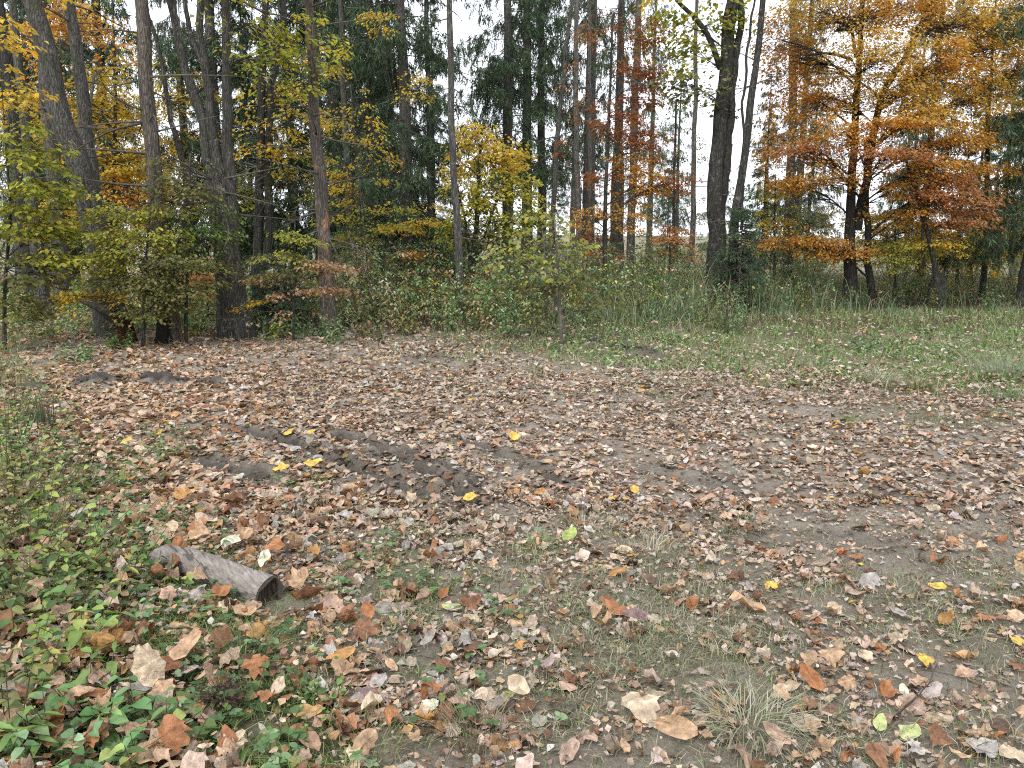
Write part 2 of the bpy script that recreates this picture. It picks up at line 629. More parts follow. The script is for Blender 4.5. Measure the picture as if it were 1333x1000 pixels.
M_ROT = bark_mat('rotten_wood', (.03, .018, .012), (.1, .045, .025), (.2, .09, .05), vscale=.7)


def wood_mat(angle):
    """weathered, barkless wood: grain runs along the log"""
    m, nt, N, L = new_mat('weathered_wood')
    out = nd(N, 'ShaderNodeOutputMaterial')
    geo = nd(N, 'ShaderNodeNewGeometry')
    mp = nd(N, 'ShaderNodeMapping', vector_type='TEXTURE')
    mp.inputs['Rotation'].default_value = (0, 0, angle)
    mp.inputs['Scale'].default_value = (9, 1, 1)
    L.new(geo.outputs['Position'], mp.inputs[0])
    g1 = noise(N, L, mp.outputs[0], 85, 6, .7)
    g2 = noise(N, L, geo.outputs['Position'], 14, 5, .65)
    col = mixcol(N, L, ramp(N, L, g1, [(.33, 0.0), (.62, 1.0)]), (.095, .08, .068), (.31, .28, .25))
    col = mixcol(N, L, ramp(N, L, g2, [(.42, 0.0), (.66, .75)]), col, (.19, .155, .125))
    col = mixcol(N, L, ramp(N, L, noise(N, L, mp.outputs[0], 30, 3, .6), [(.36, .85), (.42, 0.0)]), col, (.05, .043, .038))
    at_ = nd(N, 'ShaderNodeAttribute', attribute_name='Col')
    col = mixcol(N, L, 1.0, col, at_.outputs['Color'], 'MULTIPLY')
    p = nd(N, 'ShaderNodeBsdfPrincipled')
    L.new(col, p.inputs['Base Color'])
    p.inputs['Roughness'].default_value = .85
    bp = nd(N, 'ShaderNodeBump')
    bp.inputs['Strength'].default_value = .8
    bp.inputs['Distance'].default_value = .012
    L.new(g1, bp.inputs['Height'])
    L.new(bp.outputs[0], p.inputs['Normal'])
    L.new(p.outputs[0], out.inputs[0])
    return m


M_LOG = wood_mat(math.atan2(-.55, .42))
M_HOLLOW = bark_mat('hollow_wood', (.03, .023, .018), (.06, .046, .036), (.12, .095, .075), bump=.6)

# ------------------------------------------------------------------ colours (linear)
ORANGE = [(.62, .30, .05, 4), (.66, .40, .08, 3), (.48, .19, .045, 2), (.66, .48, .13, 2.2), (.55, .29, .13, 1.5)]
GOLD = [(.62, .40, .08, 4), (.66, .48, .12, 3), (.56, .31, .06, 2.5), (.5, .42, .11, 1.5), (.42, .22, .06, 1)]
ORANGE_P = [(.50, .24, .09, 3), (.42, .17, .07, 3), (.55, .31, .13, 2), (.5, .3, .19, 2)]
RED = [(.30, .085, .035, 3), (.40, .14, .03, 3), (.24, .06, .03, 2), (.46, .2, .04, 2)]
YELLOW = [(.66, .45, .06, 3), (.6, .48, .09, 2), (.48, .42, .09, 2), (.6, .32, .05, 1)]
LEMON = [(.5, .46, .08, 3), (.42, .4, .08, 2), (.58, .48, .09, 2), (.3, .33, .08, 2)]
YGREEN = [(.3, .33, .06, 3), (.42, .4, .07, 3), (.18, .24, .055, 2), (.54, .44, .08, 1)]
OLIVE = [(.17, .185, .065, 3), (.23, .225, .085, 2), (.11, .135, .05, 2), (.31, .27, .11, 1.2)]
GREEN = [(.11, .18, .05, 3), (.16, .25, .075, 2), (.075, .125, .04, 2), (.28, .33, .1, 1.5)]
FRESH = [(.25, .33, .08, 3), (.34, .41, .11, 2), (.16, .24, .06, 2), (.42, .4, .1, 1)]
NETTLE = [(.15, .27, .115, 3), (.22, .34, .16, 2.5), (.09, .17, .07, 2), (.33, .41, .21, 1.5)]
HAZEL = [(.31, .36, .10, 3), (.41, .42, .13, 2), (.21, .27, .09, 2.5), (.52, .43, .09, 1.2)]
TAN = [(.46, .30, .19, 3), (.52, .37, .25, 2), (.38, .22, .12, 2), (.3, .17, .09, 1)]
DRY = [(.48, .335, .23, 4), (.39, .265, .17, 4), (.32, .175, .09, 3), (.55, .43, .32, 2.2), (.23, .105, .05, 2.5), (.36, .27, .2, 1.5), (.13, .07, .04, 1.5), (.45, .26, .12, 1)]
TRACK = [(.46, .36, .275, 4), (.385, .29, .215, 4), (.28, .19, .13, 2.5), (.54, .44, .36, 2.5), (.21, .115, .07, 2.5), (.34, .285, .24, 2.5), (.13, .085, .06, 1.8), (.42, .26, .14, .8)]
GREYLEAF = [(.42, .38, .34, 3), (.34, .3, .27, 3), (.5, .46, .42, 2), (.36, .27, .2, 2)]
SPRUCE = [(.06, .105, .05, 4), (.085, .135, .068, 3), (.04, .07, .038, 3), (.125, .16, .075, 1.5)]
SPRUCE_L = [(.09, .13, .075, 3), (.12, .155, .09, 2), (.065, .10, .06, 3), (.17, .18, .10, 1)]
SEEDS = [(.42, .38, .27, 3), (.32, .27, .18, 2), (.5, .47, .37, 1)]
STRAW = [(.36, .33, .2, 3), (.28, .27, .16, 3), (.44, .4, .27, 1.5), (.18, .19, .10, 2)]
GRASSG = [(.14, .26, .055, 3), (.2, .33, .085, 3), (.075, .12, .04, 2), (.28, .28, .15, 2.5), (.38, .35, .23, 1)]
DULLG = [(.19, .21, .11, 3), (.27, .27, .17, 3), (.38, .36, .25, 3), (.11, .145, .065, 1.5), (.48, .44, .33, 2)]
SEDGE = [(.11, .19, .085, 3), (.165, .25, .125, 3), (.24, .31, .18, 2), (.065, .115, .05, 2)]

# ------------------------------------------------------------------ ground


def zone(px, py, x, y):
    """how green and how littered the ground is: read off the photograph, broken up with noise"""
    n1, n2 = fbm(x * 1.3, y * 1.3, 21), fbm(x * 4.0, y * 4.0, 22)
    # the grassy strip beyond the track, on the far side
    edge = np.interp(px, [380, 560, 700, 850, 1000, 1333], [455, 462, 476, 488, 505, 540])
    far = sstep(22, -34, py - edge + (n1 - .5) * 70 + (n2 - .5) * 40) * sstep(430, 720, px + (n1 - .5) * 150)
    # green corner on the near left
    lx = np.interp(py, [480, 560, 640, 720, 800, 1000], [40, 90, 190, 300, 400, 470])
    left = sstep(60, -60, px - lx + (n1 - .5) * 160)
    near = np.zeros_like(px)
    for cx, cy, rx, ry, k in ((530, 770, 110, 70, .9), (400, 640, 60, 30, .75), (215, 580, 55, 28, .8), (700, 720, 50, 25, .6), (760, 690, 70, 20, .35), (560, 900, 130, 90, .4),
                              (820, 860, 220, 110, .6), (1010, 760, 80, 30, .45), (1250, 800, 110, 60, .5), (1050, 860, 120, 60, .35), (960, 690, 60, 18, .3), (1180, 960, 150, 60, .35),
                              (860, 525, 60, 12, .5), (1250, 545, 90, 16, .45), (1000, 560, 80, 14, .25)):
        near = np.maximum(near, k * np.exp(-((px - cx) / rx) ** 2 - ((py - cy) / ry) ** 2))
    near = near * sstep(.3, .6, n2 + .12)
    return far, left, near


def build_ground():
    ys = np.concatenate([np.linspace(-40, .3, 14), np.arange(.5, 9.0, .032), 9.0 * 1.035 ** np.arange(0, 115)])
    ud = np.linspace(-1.15, 1.15, 430)
    us = np.concatenate([-1.15 - np.geomspace(.05, 40, 14)[::-1], ud, 1.15 + np.geomspace(.05, 40, 14)])
    U, Yg = np.meshgrid(us, ys)
    X = U * (np.maximum(Yg, 0) + 1.2)
    z, mud = height(X.ravel(), Yg.ravel(), True)
    px, py = project(np.stack([X.ravel(), Yg.ravel(), 0 * z], -1))
    far, left, near = zone(px, py, X.ravel(), Yg.ravel())
    inview = Yg.ravel() > 1
    green = np.where(inview, np.clip(far * .9 + left * .8 + near * .9, 0, 1), .4)
    wood = sstep(12.0, 14.5, Yg.ravel() + (fbm(X.ravel(), Yg.ravel(), 31) - .5) * 3)
    wood = wood * (1 - .9 * sstep(36, 60, Yg.ravel()))
    green = np.maximum(green, sstep(36, 60, Yg.ravel()) * .6)
    micro = (fbm(X.ravel() * 14, Yg.ravel() * 14, 12, 2) - .5) * .03 * (.35 + 1.2 * mud) * (np.abs(Yg.ravel()) < 14)
    micro = micro + (np.maximum(fbm(X.ravel() * 9, Yg.ravel() * 9, 14, 3) - .42, 0)) * .24 * mud * (np.abs(Yg.ravel()) < 14)
    v = np.stack([X.ravel(), Yg.ravel(), z + micro], -1)
    nx = len(us)
    i, j = np.meshgrid(np.arange(len(ys) - 1), np.arange(nx - 1), indexing='ij')
    f = np.stack([i * nx + j, i * nx + j + 1, (i + 1) * nx + j + 1, (i + 1) * nx + j], -1).reshape(-1, 4)
    mb = MB()
    mb.add(v, f, np.stack([mud, green * (1 - wood), wood], -1))
    tag(mb.build('ground', M_GROUND), 'muddy forest track and clearing floor with wheel ruts', kind='structure')


build_ground()


# ------------------------------------------------------------------ trees
def wpath(path, Y, widths, up=None, dY=0.0):
    """pixel path (top to base) at depth Y -> world x, y, z, radius (base to top)"""
    p = np.array(path, float)
    w = np.interp(np.linspace(0, 1, len(p)), np.linspace(0, 1, len(widths)), widths)
    Ys = Y + dY * np.linspace(1, 0, len(p))
    P = at(p[:, 0], p[:, 1], Ys)
    r = w * Y / FPX / 2 * .84
    return np.concatenate([P, r[:, None]], 1)[::-1]


def to_ground(pr, flare=1.5):
    """carry the lower end of a trunk down into the soil"""
    b, d = pr[0], pr[0, :3] - pr[1, :3]
    d = d / np.linalg.norm(d)
    g = float(height(b[0], b[1]))
    if b[2] > g + .05:
        k = (b[2] - g) / max(-d[2], .4) if d[2] < 0 else b[2] - g
        e = b[:3] + np.array([d[0] * .6, d[1] * .6, -1.0]) * (b[2] - g + .12)
        q = b[:3] * .5 + e * .5
        pr = np.concatenate([[[*e, b[3] * 1.12]], [[*q, b[3] * 1.06]], pr])
    return pr


def extend_up(pr, top):
    e, d = pr[-1], pr[-1, :3] - pr[-2, :3]
    d = d / np.linalg.norm(d)
    d = norm(d * .7 + np.array([0, 0, .5]))
    L = (top - e[2]) / max(d[2], .4)
    if L <= 0:
        return pr
    n = 4
    ext = [[*(e[:3] + d * L * t), e[3] * (1 - .8 * t)] for t in np.linspace(0, 1, n + 1)[1:]]
    return np.concatenate([pr, ext])


def trunk_mesh(pr, seed, nseg=12, rough=.1, flare=.35, step=.16, tint=(1, 1, 1)):
    q = resample(pr, step)
    q[:, 0] += (fbm(q[:, 2] * .9 + seed * 7.7, q[:, 2] * 0 + seed, 71) - .5) * q[:, 3] * 1.1
    zb = q[0, 2]
    hgt = q[:, 2] - zb
    q[:, 3] *= 1 + flare * np.exp(-np.maximum(hgt - .1, 0) / .28)
    mb = MB()
    tube(mb, q, nseg, rough, tint, 0, seed)
    return mb, q


def spray_leaves(mb, rng, cent, out_az, n_per, R, L, W, pal, flat=.35, droop=.25, m=0, six=False, tone=None):
    """leafy shoots: each a flattish fan of leaves round a centre"""
    n = len(cent)
    N = n * n_per
    c = np.repeat(cent, n_per, 0)
    az = np.repeat(out_az, n_per) + rng.normal(0, .55, N)
    t = rng.random(N) ** .7
    s = (rng.random(N) - .5) * 1.3
    Rr = np.repeat(R * (.6 + .8 * rng.random(n)), n_per)
    dirv = np.stack([np.cos(az), np.sin(az), np.zeros(N)], -1)
    sid = np.stack([-np.sin(az), np.cos(az), np.zeros(N)], -1)
    pos = c + dirv * (t * Rr * 1.3 - Rr * .4)[:, None] + sid * (s * Rr * (1 - .45 * t))[:, None]
    pos[:, 2] += rng.normal(0, .16, N) * Rr * (flat / .35) - droop * t * t * Rr
    la = az + np.sign(s) * (.5 + .4 * rng.random(N)) + rng.normal(0, .4, N)
    ld = np.stack([np.cos(la), np.sin(la), -.25 - .5 * rng.random(N)], -1)
    nn = norm(np.stack([rng.normal(0, flat, N), rng.normal(0, flat, N), np.ones(N)], -1))
    ll = L * (.55 + .6 * rng.random(N))
    col = pick(pal, N, rng, .28)
    sh = np.repeat(.8 + .4 * rng.random(n), n_per)[:, None]
    cards(mb, pos, ld, nn, ll, ll * W / L, np.clip(col * sh, 0, .9), m, fold=.12, droop=.1, six=six)


def foliage(mb, rng, blobs, trunk, Y, L=.075, W=.05, R=.32, n_per=22, tier=.5, flat=.35, limbs=None, six=False, airy=1.0):
    """blobs: (px, py, rx, ry, leaves, palette[, depth offset])"""
    for b in blobs:
        px, py, rx, ry, nl, pal = b[:6]
        dY = b[6] if len(b) > 6 else 0.0
        c = at(px, py, Y + dY)
        sx, sz = rx * Y / FPX, ry * Y / FPX
        sy = float(np.clip((sx + sz) * .5, .4, 2.2))
        n = max(2, int(nl * (Y / 15.0 if Y > 15 else 1) * DENSE * airy / n_per))
        u = norm(rng.normal(size=(n, 3))) * (rng.random((n, 1)) ** .45)
        cc = c + u * np.array([sx, sy, sz])
        if tier:
            k, o_ = rng.uniform(.28, .5), rng.random()
            tl = (cc[:, 0] - c[0]) * rng.normal(0, .12) + (cc[:, 1] - c[1]) * rng.normal(0, .12) - .1 * ((cc[:, 0] - c[0]) / max(sx, .3)) ** 2
            zz = cc[:, 2] - tl
            cc[:, 2] = tl + zz * (1 - tier) + tier * ((np.round(zz / k + o_ + .2 * rng.normal(size=n)) - o_) * k)
        # the limb that carries this part of the crown
        below = np.maximum(c[2] - .55 * np.hypot(c[0] - trunk[:, 0], c[1] - trunk[:, 1]), trunk[0, 2] + .35)
        i = int(np.argmin(np.abs(trunk[:, 2] - below)))
        a = trunk[i]
        mid = a[:3] * .5 + c * .5 + np.array([0, 0, .12 * np.linalg.norm(c - a[:3])])
        r0 = min(a[3] * .5, .008 + .008 * np.linalg.norm(c - a[:3]))
        pr = resample(np.array([[*a[:3], r0], [*mid, r0 * .7], [*c, r0 * .35]]), .2)
        if limbs is not None:
            lm = MB()
            tube(lm, pr, 6, .08, (1, 1, 1), 0, len(limbs))
            limbs.append(lm)
        ax = trunk[i, :2]
        out = np.arctan2(cc[:, 1] - ax[1], cc[:, 0] - ax[0]) + rng.normal(0, .5, n)
        k = rng.integers(len(pr) // 3, len(pr), n)
        twigs(mb, pr[k, :3], cc, np.minimum(pr[k, 3] * .6, .009), .003, -.04, (.6, .6, .6), 1)
        tips = cc + np.stack([np.cos(out), np.sin(out), 0 * out - .1], -1) * R * .8
        twigs(mb, cc, tips, .004, .002, .01, (.6, .6, .6), 1)
        spray_leaves(mb, rng, cc, out, n_per, R, L, W, pal, flat, six=six)


def bare_branches(root, rng, trunk, n, z0, z1, length, mat=None, toward=None):
    """dead lower branches on a trunk: each one a part with its side twigs"""
    for _ in range(n):
        z = rng.uniform(z0, z1)
        i = int(np.argmin(np.abs(trunk[:, 2] - z)))
        a = trunk[i, :3]
        az = rng.uniform(0, 2 * math.pi) if toward is None or rng.random() > .6 else toward + rng.normal(0, .9)
        Lb = length * rng.uniform(.4, 1.1)
        d = np.array([math.cos(az), math.sin(az), rng.uniform(-.3, .35)])
        p = [a]
        for k in range(5):
            d = d + np.array([rng.normal(0, .18), rng.normal(0, .18), rng.normal(-.03, .12)])
            p.append(p[-1] + norm(d) * Lb / 5)
        p = np.array(p)
        r0 = min(.008 + .008 * Lb, trunk[i, 3] * .4)
        mb = MB()
        tube(mb, resample(np.concatenate([p, np.linspace(r0, .0025, 6)[:, None]], 1), Lb / 8), 5, .1, (.85, .85, .85))
        m = rng.integers(3, 8)
        k = rng.integers(1, 5, m)
        b = p[k] + (p[k + 1] - p[k]) * rng.random((m, 1))
        dv = norm(norm(d)[None] * .7 + rng.normal(0, .55, (m, 3)))
        twigs(mb, b, b + dv * Lb * rng.uniform(.15, .4, (m, 1)), .004, .0018, .01, (.85, .85, .85))
        mb.build('bare_branch', mat or M_TWIG, root)


TREES = {}
DENSE = 1.75


def tree(key, name, label, Y, path, widths, bark, blobs=(), stems=(), top=11.0, seed=1, dead=0, dead_len=1.2, dead_z=(1.5, 7), group=None, cat='tree', dY=0.0,
         leaf=(.075, .05), R=.32, n_per=22, tier=.5, flat=.35, nseg=12, rough=.1, flare=.3, ground=True, tint=(1, 1, 1), airy=1.0):
    rng = np.random.default_rng(seed)
    pr = wpath(path, Y, widths, dY=dY)
    if ground:
        pr = to_ground(pr)
    if top:
        pr = extend_up(pr, top)
    root = empty(name, (*pr[0, :2], float(height(pr[0, 0], pr[0, 1]))), label, cat, group)
    mb, q = trunk_mesh(pr, seed, nseg, rough, flare, tint=tint)
    mb.build('trunk', bark, root)
    axis = [q]
    for sp, sw, stop in stems:
        s = wpath(sp, Y, sw)
        if stop:
            s = extend_up(s, stop)
        s = resample(s, .16)
        s[:, 0] += (fbm(s[:, 2] * 1.3 + seed * 3.3 + 5 * len(axis), s[:, 2] * 0 + seed, 72) - .5) * .26 * np.minimum(1, np.arange(len(s)) / 6)
        sm = MB()
        tube(sm, s, max(7, nseg - 3), rough, tint, 0, seed + len(axis))
        sm.build('stem', bark, root)
        axis.append(s)
    ax = np.concatenate(axis)
    ax = ax[np.argsort(ax[:, 2])]
    if blobs:
        limbs = []
        cm = MB()
        foliage(cm, rng, blobs, ax, Y, leaf[0], leaf[1], R, n_per, tier, flat, limbs, airy=airy)
        cm.build('crown', [M_LEAF, M_TWIG], root)
        for lm in limbs:
            lm.build('limb', bark, root)
    if dead:
        bare_branches(root, rng, q, dead, dead_z[0], dead_z[1], dead_len)
    TREES[key] = root
    return root


# --- left group
tree('a1', 'spruce_tree', 'dark slender trunk at the very edge of the wood behind green-yellow sprays, leftmost of all', 17, [(-2, 0), (10, 80), (27, 240), (42, 395)], [14, 15, 17, 19], M_DARK, seed=3, dead=14, top=12)
tree('a2', 'spruce_tree', 'slim pale grey trunk close beside the leftmost dark trunk', 16, [(16, 0), (22, 70), (33, 180), (45, 300), (58, 400)], [10, 12, 14, 17, 20], M_GREY, seed=4, dead=12, top=12, tint=(1.1, 1.1, 1.12))
tree('b', 'maple_tree', 'thick grey trunk leaning strongly to the left, scaly bark', 13, [(40, 0), (62, 80), (88, 180), (110, 260), (134, 350)], [25, 28, 31, 35, 42], M_GREY, seed=5, dead=9, top=11, rough=.08, dead_len=1.6,
     blobs=[(30, -90, 120, 70, 300, YELLOW), (-60, -150, 140, 90, 250, ORANGE)], leaf=(.11, .09), R=.4)
tree('c', 'maple_tree', 'straighter grey trunk just behind the thick leaning one', 14.5, [(92, 0), (103, 90), (112, 180), (124, 260), (136, 335)], [14, 17, 20, 21, 24], M_GREY, seed=6, dead=15, top=12, tint=(1.12, 1.12, 1.12),
     blobs=[(120, -80, 120, 60, 300, ORANGE), (100, 35, 50, 35, 420, ORANGE, 2.5), (75, 15, 35, 30, 220, ORANGE, 2), (135, 90, 50, 30, 200, YELLOW, 3)], leaf=(.09, .065))
tree('c2', 'spruce_tree', 'pinkish brown trunk half hidden between leaning grey trunk and pale slim one', 18, [(48, 0), (60, 130), (70, 230), (84, 380)], [14, 17, 20, 25], M_PINK, seed=7, dead=12, top=13)
tree('d', 'spruce_tree', 'straight spruce trunk with flaking reddish bark and dark base', 12.5, [(181, 0), (188, 70), (194, 160), (201, 240), (207, 310), (222, 425)], [17, 20, 21, 22, 24, 30], M_RED, seed=8, dead=24, dead_len=1.9, dead_z=(1.6, 7), top=13, rough=.14)
tree('e', 'maple_tree', 'gnarled multi-stemmed grey maple with one limb curving away to the left', 13, [(283, 235), (288, 290), (295, 340), (304, 410)], [34, 36, 38, 50], M_DARK, tint=(1.35, 1.33, 1.3), seed=9, top=None, rough=.16, flare=.15,
     stems=[([(222, -10), (232, 60), (243, 100), (262, 150), (270, 200), (279, 245), (290, 320)], [10, 12, 13, 15, 17, 20, 22], 10.5),
            ([(266, -10), (268, 60), (272, 130), (279, 190), (286, 250), (294, 330)], [10, 11, 13, 18, 20, 22], 11.5),
            ([(291, -10), (296, 80), (298, 180), (303, 280), (309, 370)], [11, 13, 15, 18, 20], 11.5),
            ([(236, -10), (247, 40), (262, 75), (270, 120), (274, 150)], [6, 7, 9, 9, 9], 9),
            ([(190, 10), (200, 60), (217, 125), (230, 185), (248, 232), (274, 268)], [5, 6, 7, 8, 9, 10], 8)],
     blobs=[(330, 30, 60, 60, 260, YGREEN), (380, 60, 60, 50, 300, YGREEN, .5), (240, -90, 120, 60, 260, YGREEN), (340, -100, 120, 60, 260, YELLOW)],
     dead=21, dead_len=1.5, dead_z=(2, 3.6), leaf=(.1, .08), R=.38)
tree('f', 'maple_tree', 'pair of dark close stems right of the gnarled maple', 15, [(346, -5), (340, 120), (336, 260), (335, 390)], [9, 11, 13, 17], M_DARK, seed=10, top=12, rough=.12,
     stems=[([(374, -5), (360, 60), (352, 140), (349, 250), (340, 385)], [8, 9, 10, 11, 14], 11)], dead=18, dead_len=1.5,
     blobs=[(365, 165, 55, 60, 420, YELLOW), (375, 235, 50, 45, 330, OLIVE), (395, 150, 40, 40, 200, YELLOW), (330, -80, 120, 60, 200, YELLOW)], leaf=(.085, .065))
tree('g', 'spruce_tree', 'spruce trunk with bright rust patches where the bark has peeled', 14, [(402, -5), (408, 90), (413, 170), (417, 240), (421, 310), (426, 400)], [13, 15, 17, 19, 21, 25], M_RED, seed=11, dead=33, dead_len=1.7, top=13, rough=.14)
tree('h', 'spruce_tree', 'thin grey trunk behind the rust-patched spruce, to its right', 20, [(442, -5), (447, 100), (452, 200), (456, 340)], [8, 9, 10, 12], M_GREY, seed=12, dead=15, top=14, nseg=9)
tree('h2', 'birch_tree', 'very thin pale leaning stem among the dark spruces', 16, [(456, 110), (462, 180), (470, 260), (478, 350)], [1.6, 2, 2.6, 3], M_GREY, seed=13, top=None, nseg=6,
     blobs=[(470, 190, 40, 60, 260, YELLOW), (455, 150, 35, 30, 120, YELLOW), (490, 270, 45, 40, 220, YGREEN)], leaf=(.07, .05))
tree('h3', 'spruce_tree', 'narrow grey trunk in front of the dark hanging spruce boughs', 21, [(505, 60), (510, 170), (515, 340)], [7, 8, 10], M_GREY, seed=14, dead=9, top=14, nseg=8)
tree('h4', 'spruce_tree', 'thin shaded trunk between the dark spruces and the slim grey trunk', 24, [(556, 40), (559, 180), (562, 340)], [7, 8, 9], M_GREY, seed=15, dead=8, top=15, nseg=8)
tree('i', 'spruce_tree', 'slim straight grey trunk standing against the bright sky beside the yellow maple', 16, [(583, -5), (587, 100), (591, 210), (595, 300), (599, 380)], [8.5, 9.5, 10.5, 11, 13], M_GREY, seed=16, dead=12, dead_len=.8, top=14, nseg=10, tint=(1.05, 1.05, 1.12))
# --- middle
tree('yb', 'maple_tree', 'bushy young maple with golden yellow crown in the middle', 17, [(626, 190), (622, 260), (615, 360)], [4, 7, 9], M_DARK, seed=17, top=None, nseg=8, tier=.25,
     stems=[([(655, 230), (640, 290), (618, 340)], [3, 4, 6], None), ([(598, 240), (606, 300), (614, 350)], [3, 4, 5], None)],
     blobs=[(622, 180, 24, 22, 330, YELLOW), (648, 205, 34, 26, 520, YELLOW), (600, 215, 20, 30, 220, YELLOW), (630, 240, 44, 26, 560, LEMON), (668, 245, 32, 24, 420, LEMON), (615, 275, 34, 24, 380, LEMON), (655, 285, 46, 22, 480, YGREEN), (690, 280, 30, 24, 260, YGREEN), (635, 315, 50, 22, 420, OLIVE), (595, 300, 24, 24, 160, YGREEN)], leaf=(.085, .065), R=.28)
tree('k1', 'spruce_tree', 'leaning thin grey trunk, one of three against the white sky', 23, [(746, -5), (735, 80), (726, 180), (719, 300)], [5, 6, 7, 8], M_GREY, seed=19, dead=12, top=14, nseg=8)
tree('k2', 'spruce_tree', 'upright pale trunk of the three against the white sky', 22, [(750, -5), (751, 150), (753, 330)], [6, 8, 10], M_GREY, tint=(1.35, 1.33, 1.35), seed=20, dead=12, top=14, nseg=8)
tree('k3', 'spruce_tree', 'thinner grey trunk just right of the upright pale one', 25, [(767, -5), (768, 160), (767, 330)], [5, 6, 7], M_GREY, tint=(1.2, 1.15, 1.15), seed=21, dead=12, top=15, nseg=8)
tree('k4', 'spruce_tree', 'dark narrow trunk behind the red beech sprays', 26, [(808, 100), (808, 330)], [7, 9], M_DARK, seed=22, dead=9, top=15, nseg=8)
tree('l', 'spruce_tree', 'grey trunk with red beech leaves hanging in front of it', 21, [(833, -5), (827, 130), (820, 340)], [9, 11, 13], M_GREY, seed=23, dead=12, top=15, nseg=9, tint=(1.15, 1.15, 1.2))
tree('rb', 'beech_tree', 'young copper-red beech with tiered horizontal sprays', 18, [(797, 20), (794, 130), (789, 240), (785, 370)], [3, 4, 6, 8], M_DARK, seed=24, top=6.5, nseg=7, tier=.5, flat=.34, airy=.8,
     blobs=[(780, 40, 35, 22, 170, RED), (832, 45, 30, 28, 380, RED), (815, 90, 28, 16, 200, RED), (838, 110, 28, 24, 420, RED), (812, 145, 42, 18, 420, RED), (800, 175, 32, 16, 260, RED),
            (838, 185, 28, 22, 420, RED), (820, 210, 36, 12, 400, ORANGE), (790, 235, 30, 12, 240, RED), (840, 240, 32, 14, 420, ORANGE), (870, 238, 36, 14, 340, RED), (810, 258, 40, 10, 220, ORANGE),
            (765, 285, 36, 10, 300, ORANGE), (815, 288, 36, 9, 220, ORANGE), (775, 315, 22, 18, 160, RED), (760, 120, 22, 30, 90, RED), (730, 190, 22, 20, 60, RED)], leaf=(.075, .05), R=.34, group=None)
tree('n0', 'spruce_tree', 'pale thin trunk between red beech and large dark trunk', 24, [(906, 60), (904, 180), (900, 340)], [6, 7, 9], M_GREY, tint=(1.4, 1.4, 1.42), seed=25, dead=12, top=14, nseg=8)
tree('m', 'maple_tree', 'large dark grey double trunk in the middle with one limb reaching left', 18, [(955, -5), (946, 60), (941, 110), (935, 200), (931, 280), (929, 380)], [18, 19, 21, 22, 25, 32], M_DARK, seed=26, top=11, rough=.07,
     stems=[([(967, -5), (960, 60), (953, 130), (946, 220), (937, 300)], [9, 10, 11, 13, 14], 10.5), ([(878, -8), (895, 14), (912, 28), (926, 52), (938, 90)], [5, 6, 7, 8, 9], None)],
     blobs=[(880, 30, 40, 30, 160, YGREEN), (900, 70, 45, 30, 160, YGREEN), (935, 25, 30, 25, 150, YGREEN), (890, 110, 35, 20, 90, OLIVE), (960, -60, 150, 60, 300, YGREEN), (870, -60, 100, 60, 200, YELLOW), (925, 120, 40, 35, 110, OLIVE)],
     leaf=(.12, .11), R=.42, n_per=14, dead=9, dead_len=1.0)
tree('n', 'maple_tree', 'dark slanting trunk crossing close to the large double trunk', 17.4, [(993, -5), (986, 60), (973, 170), (958, 280), (950, 385)], [8, 9, 11, 13, 16], M_DARK, seed=27, top=10, dead=12, dead_len=.9,
     stems=[([(978, -5), (974, 40), (968, 120), (966, 240), (965, 300)], [3, 4, 4, 4, 5], 8)], nseg=10)
tree('p', 'spruce_tree', 'blurred grey trunk behind the orange beech, left side', 23, [(1032, 60), (1029, 180), (1026, 330)], [11, 12, 15], M_GREY, seed=28, dead=9, top=13, nseg=9)
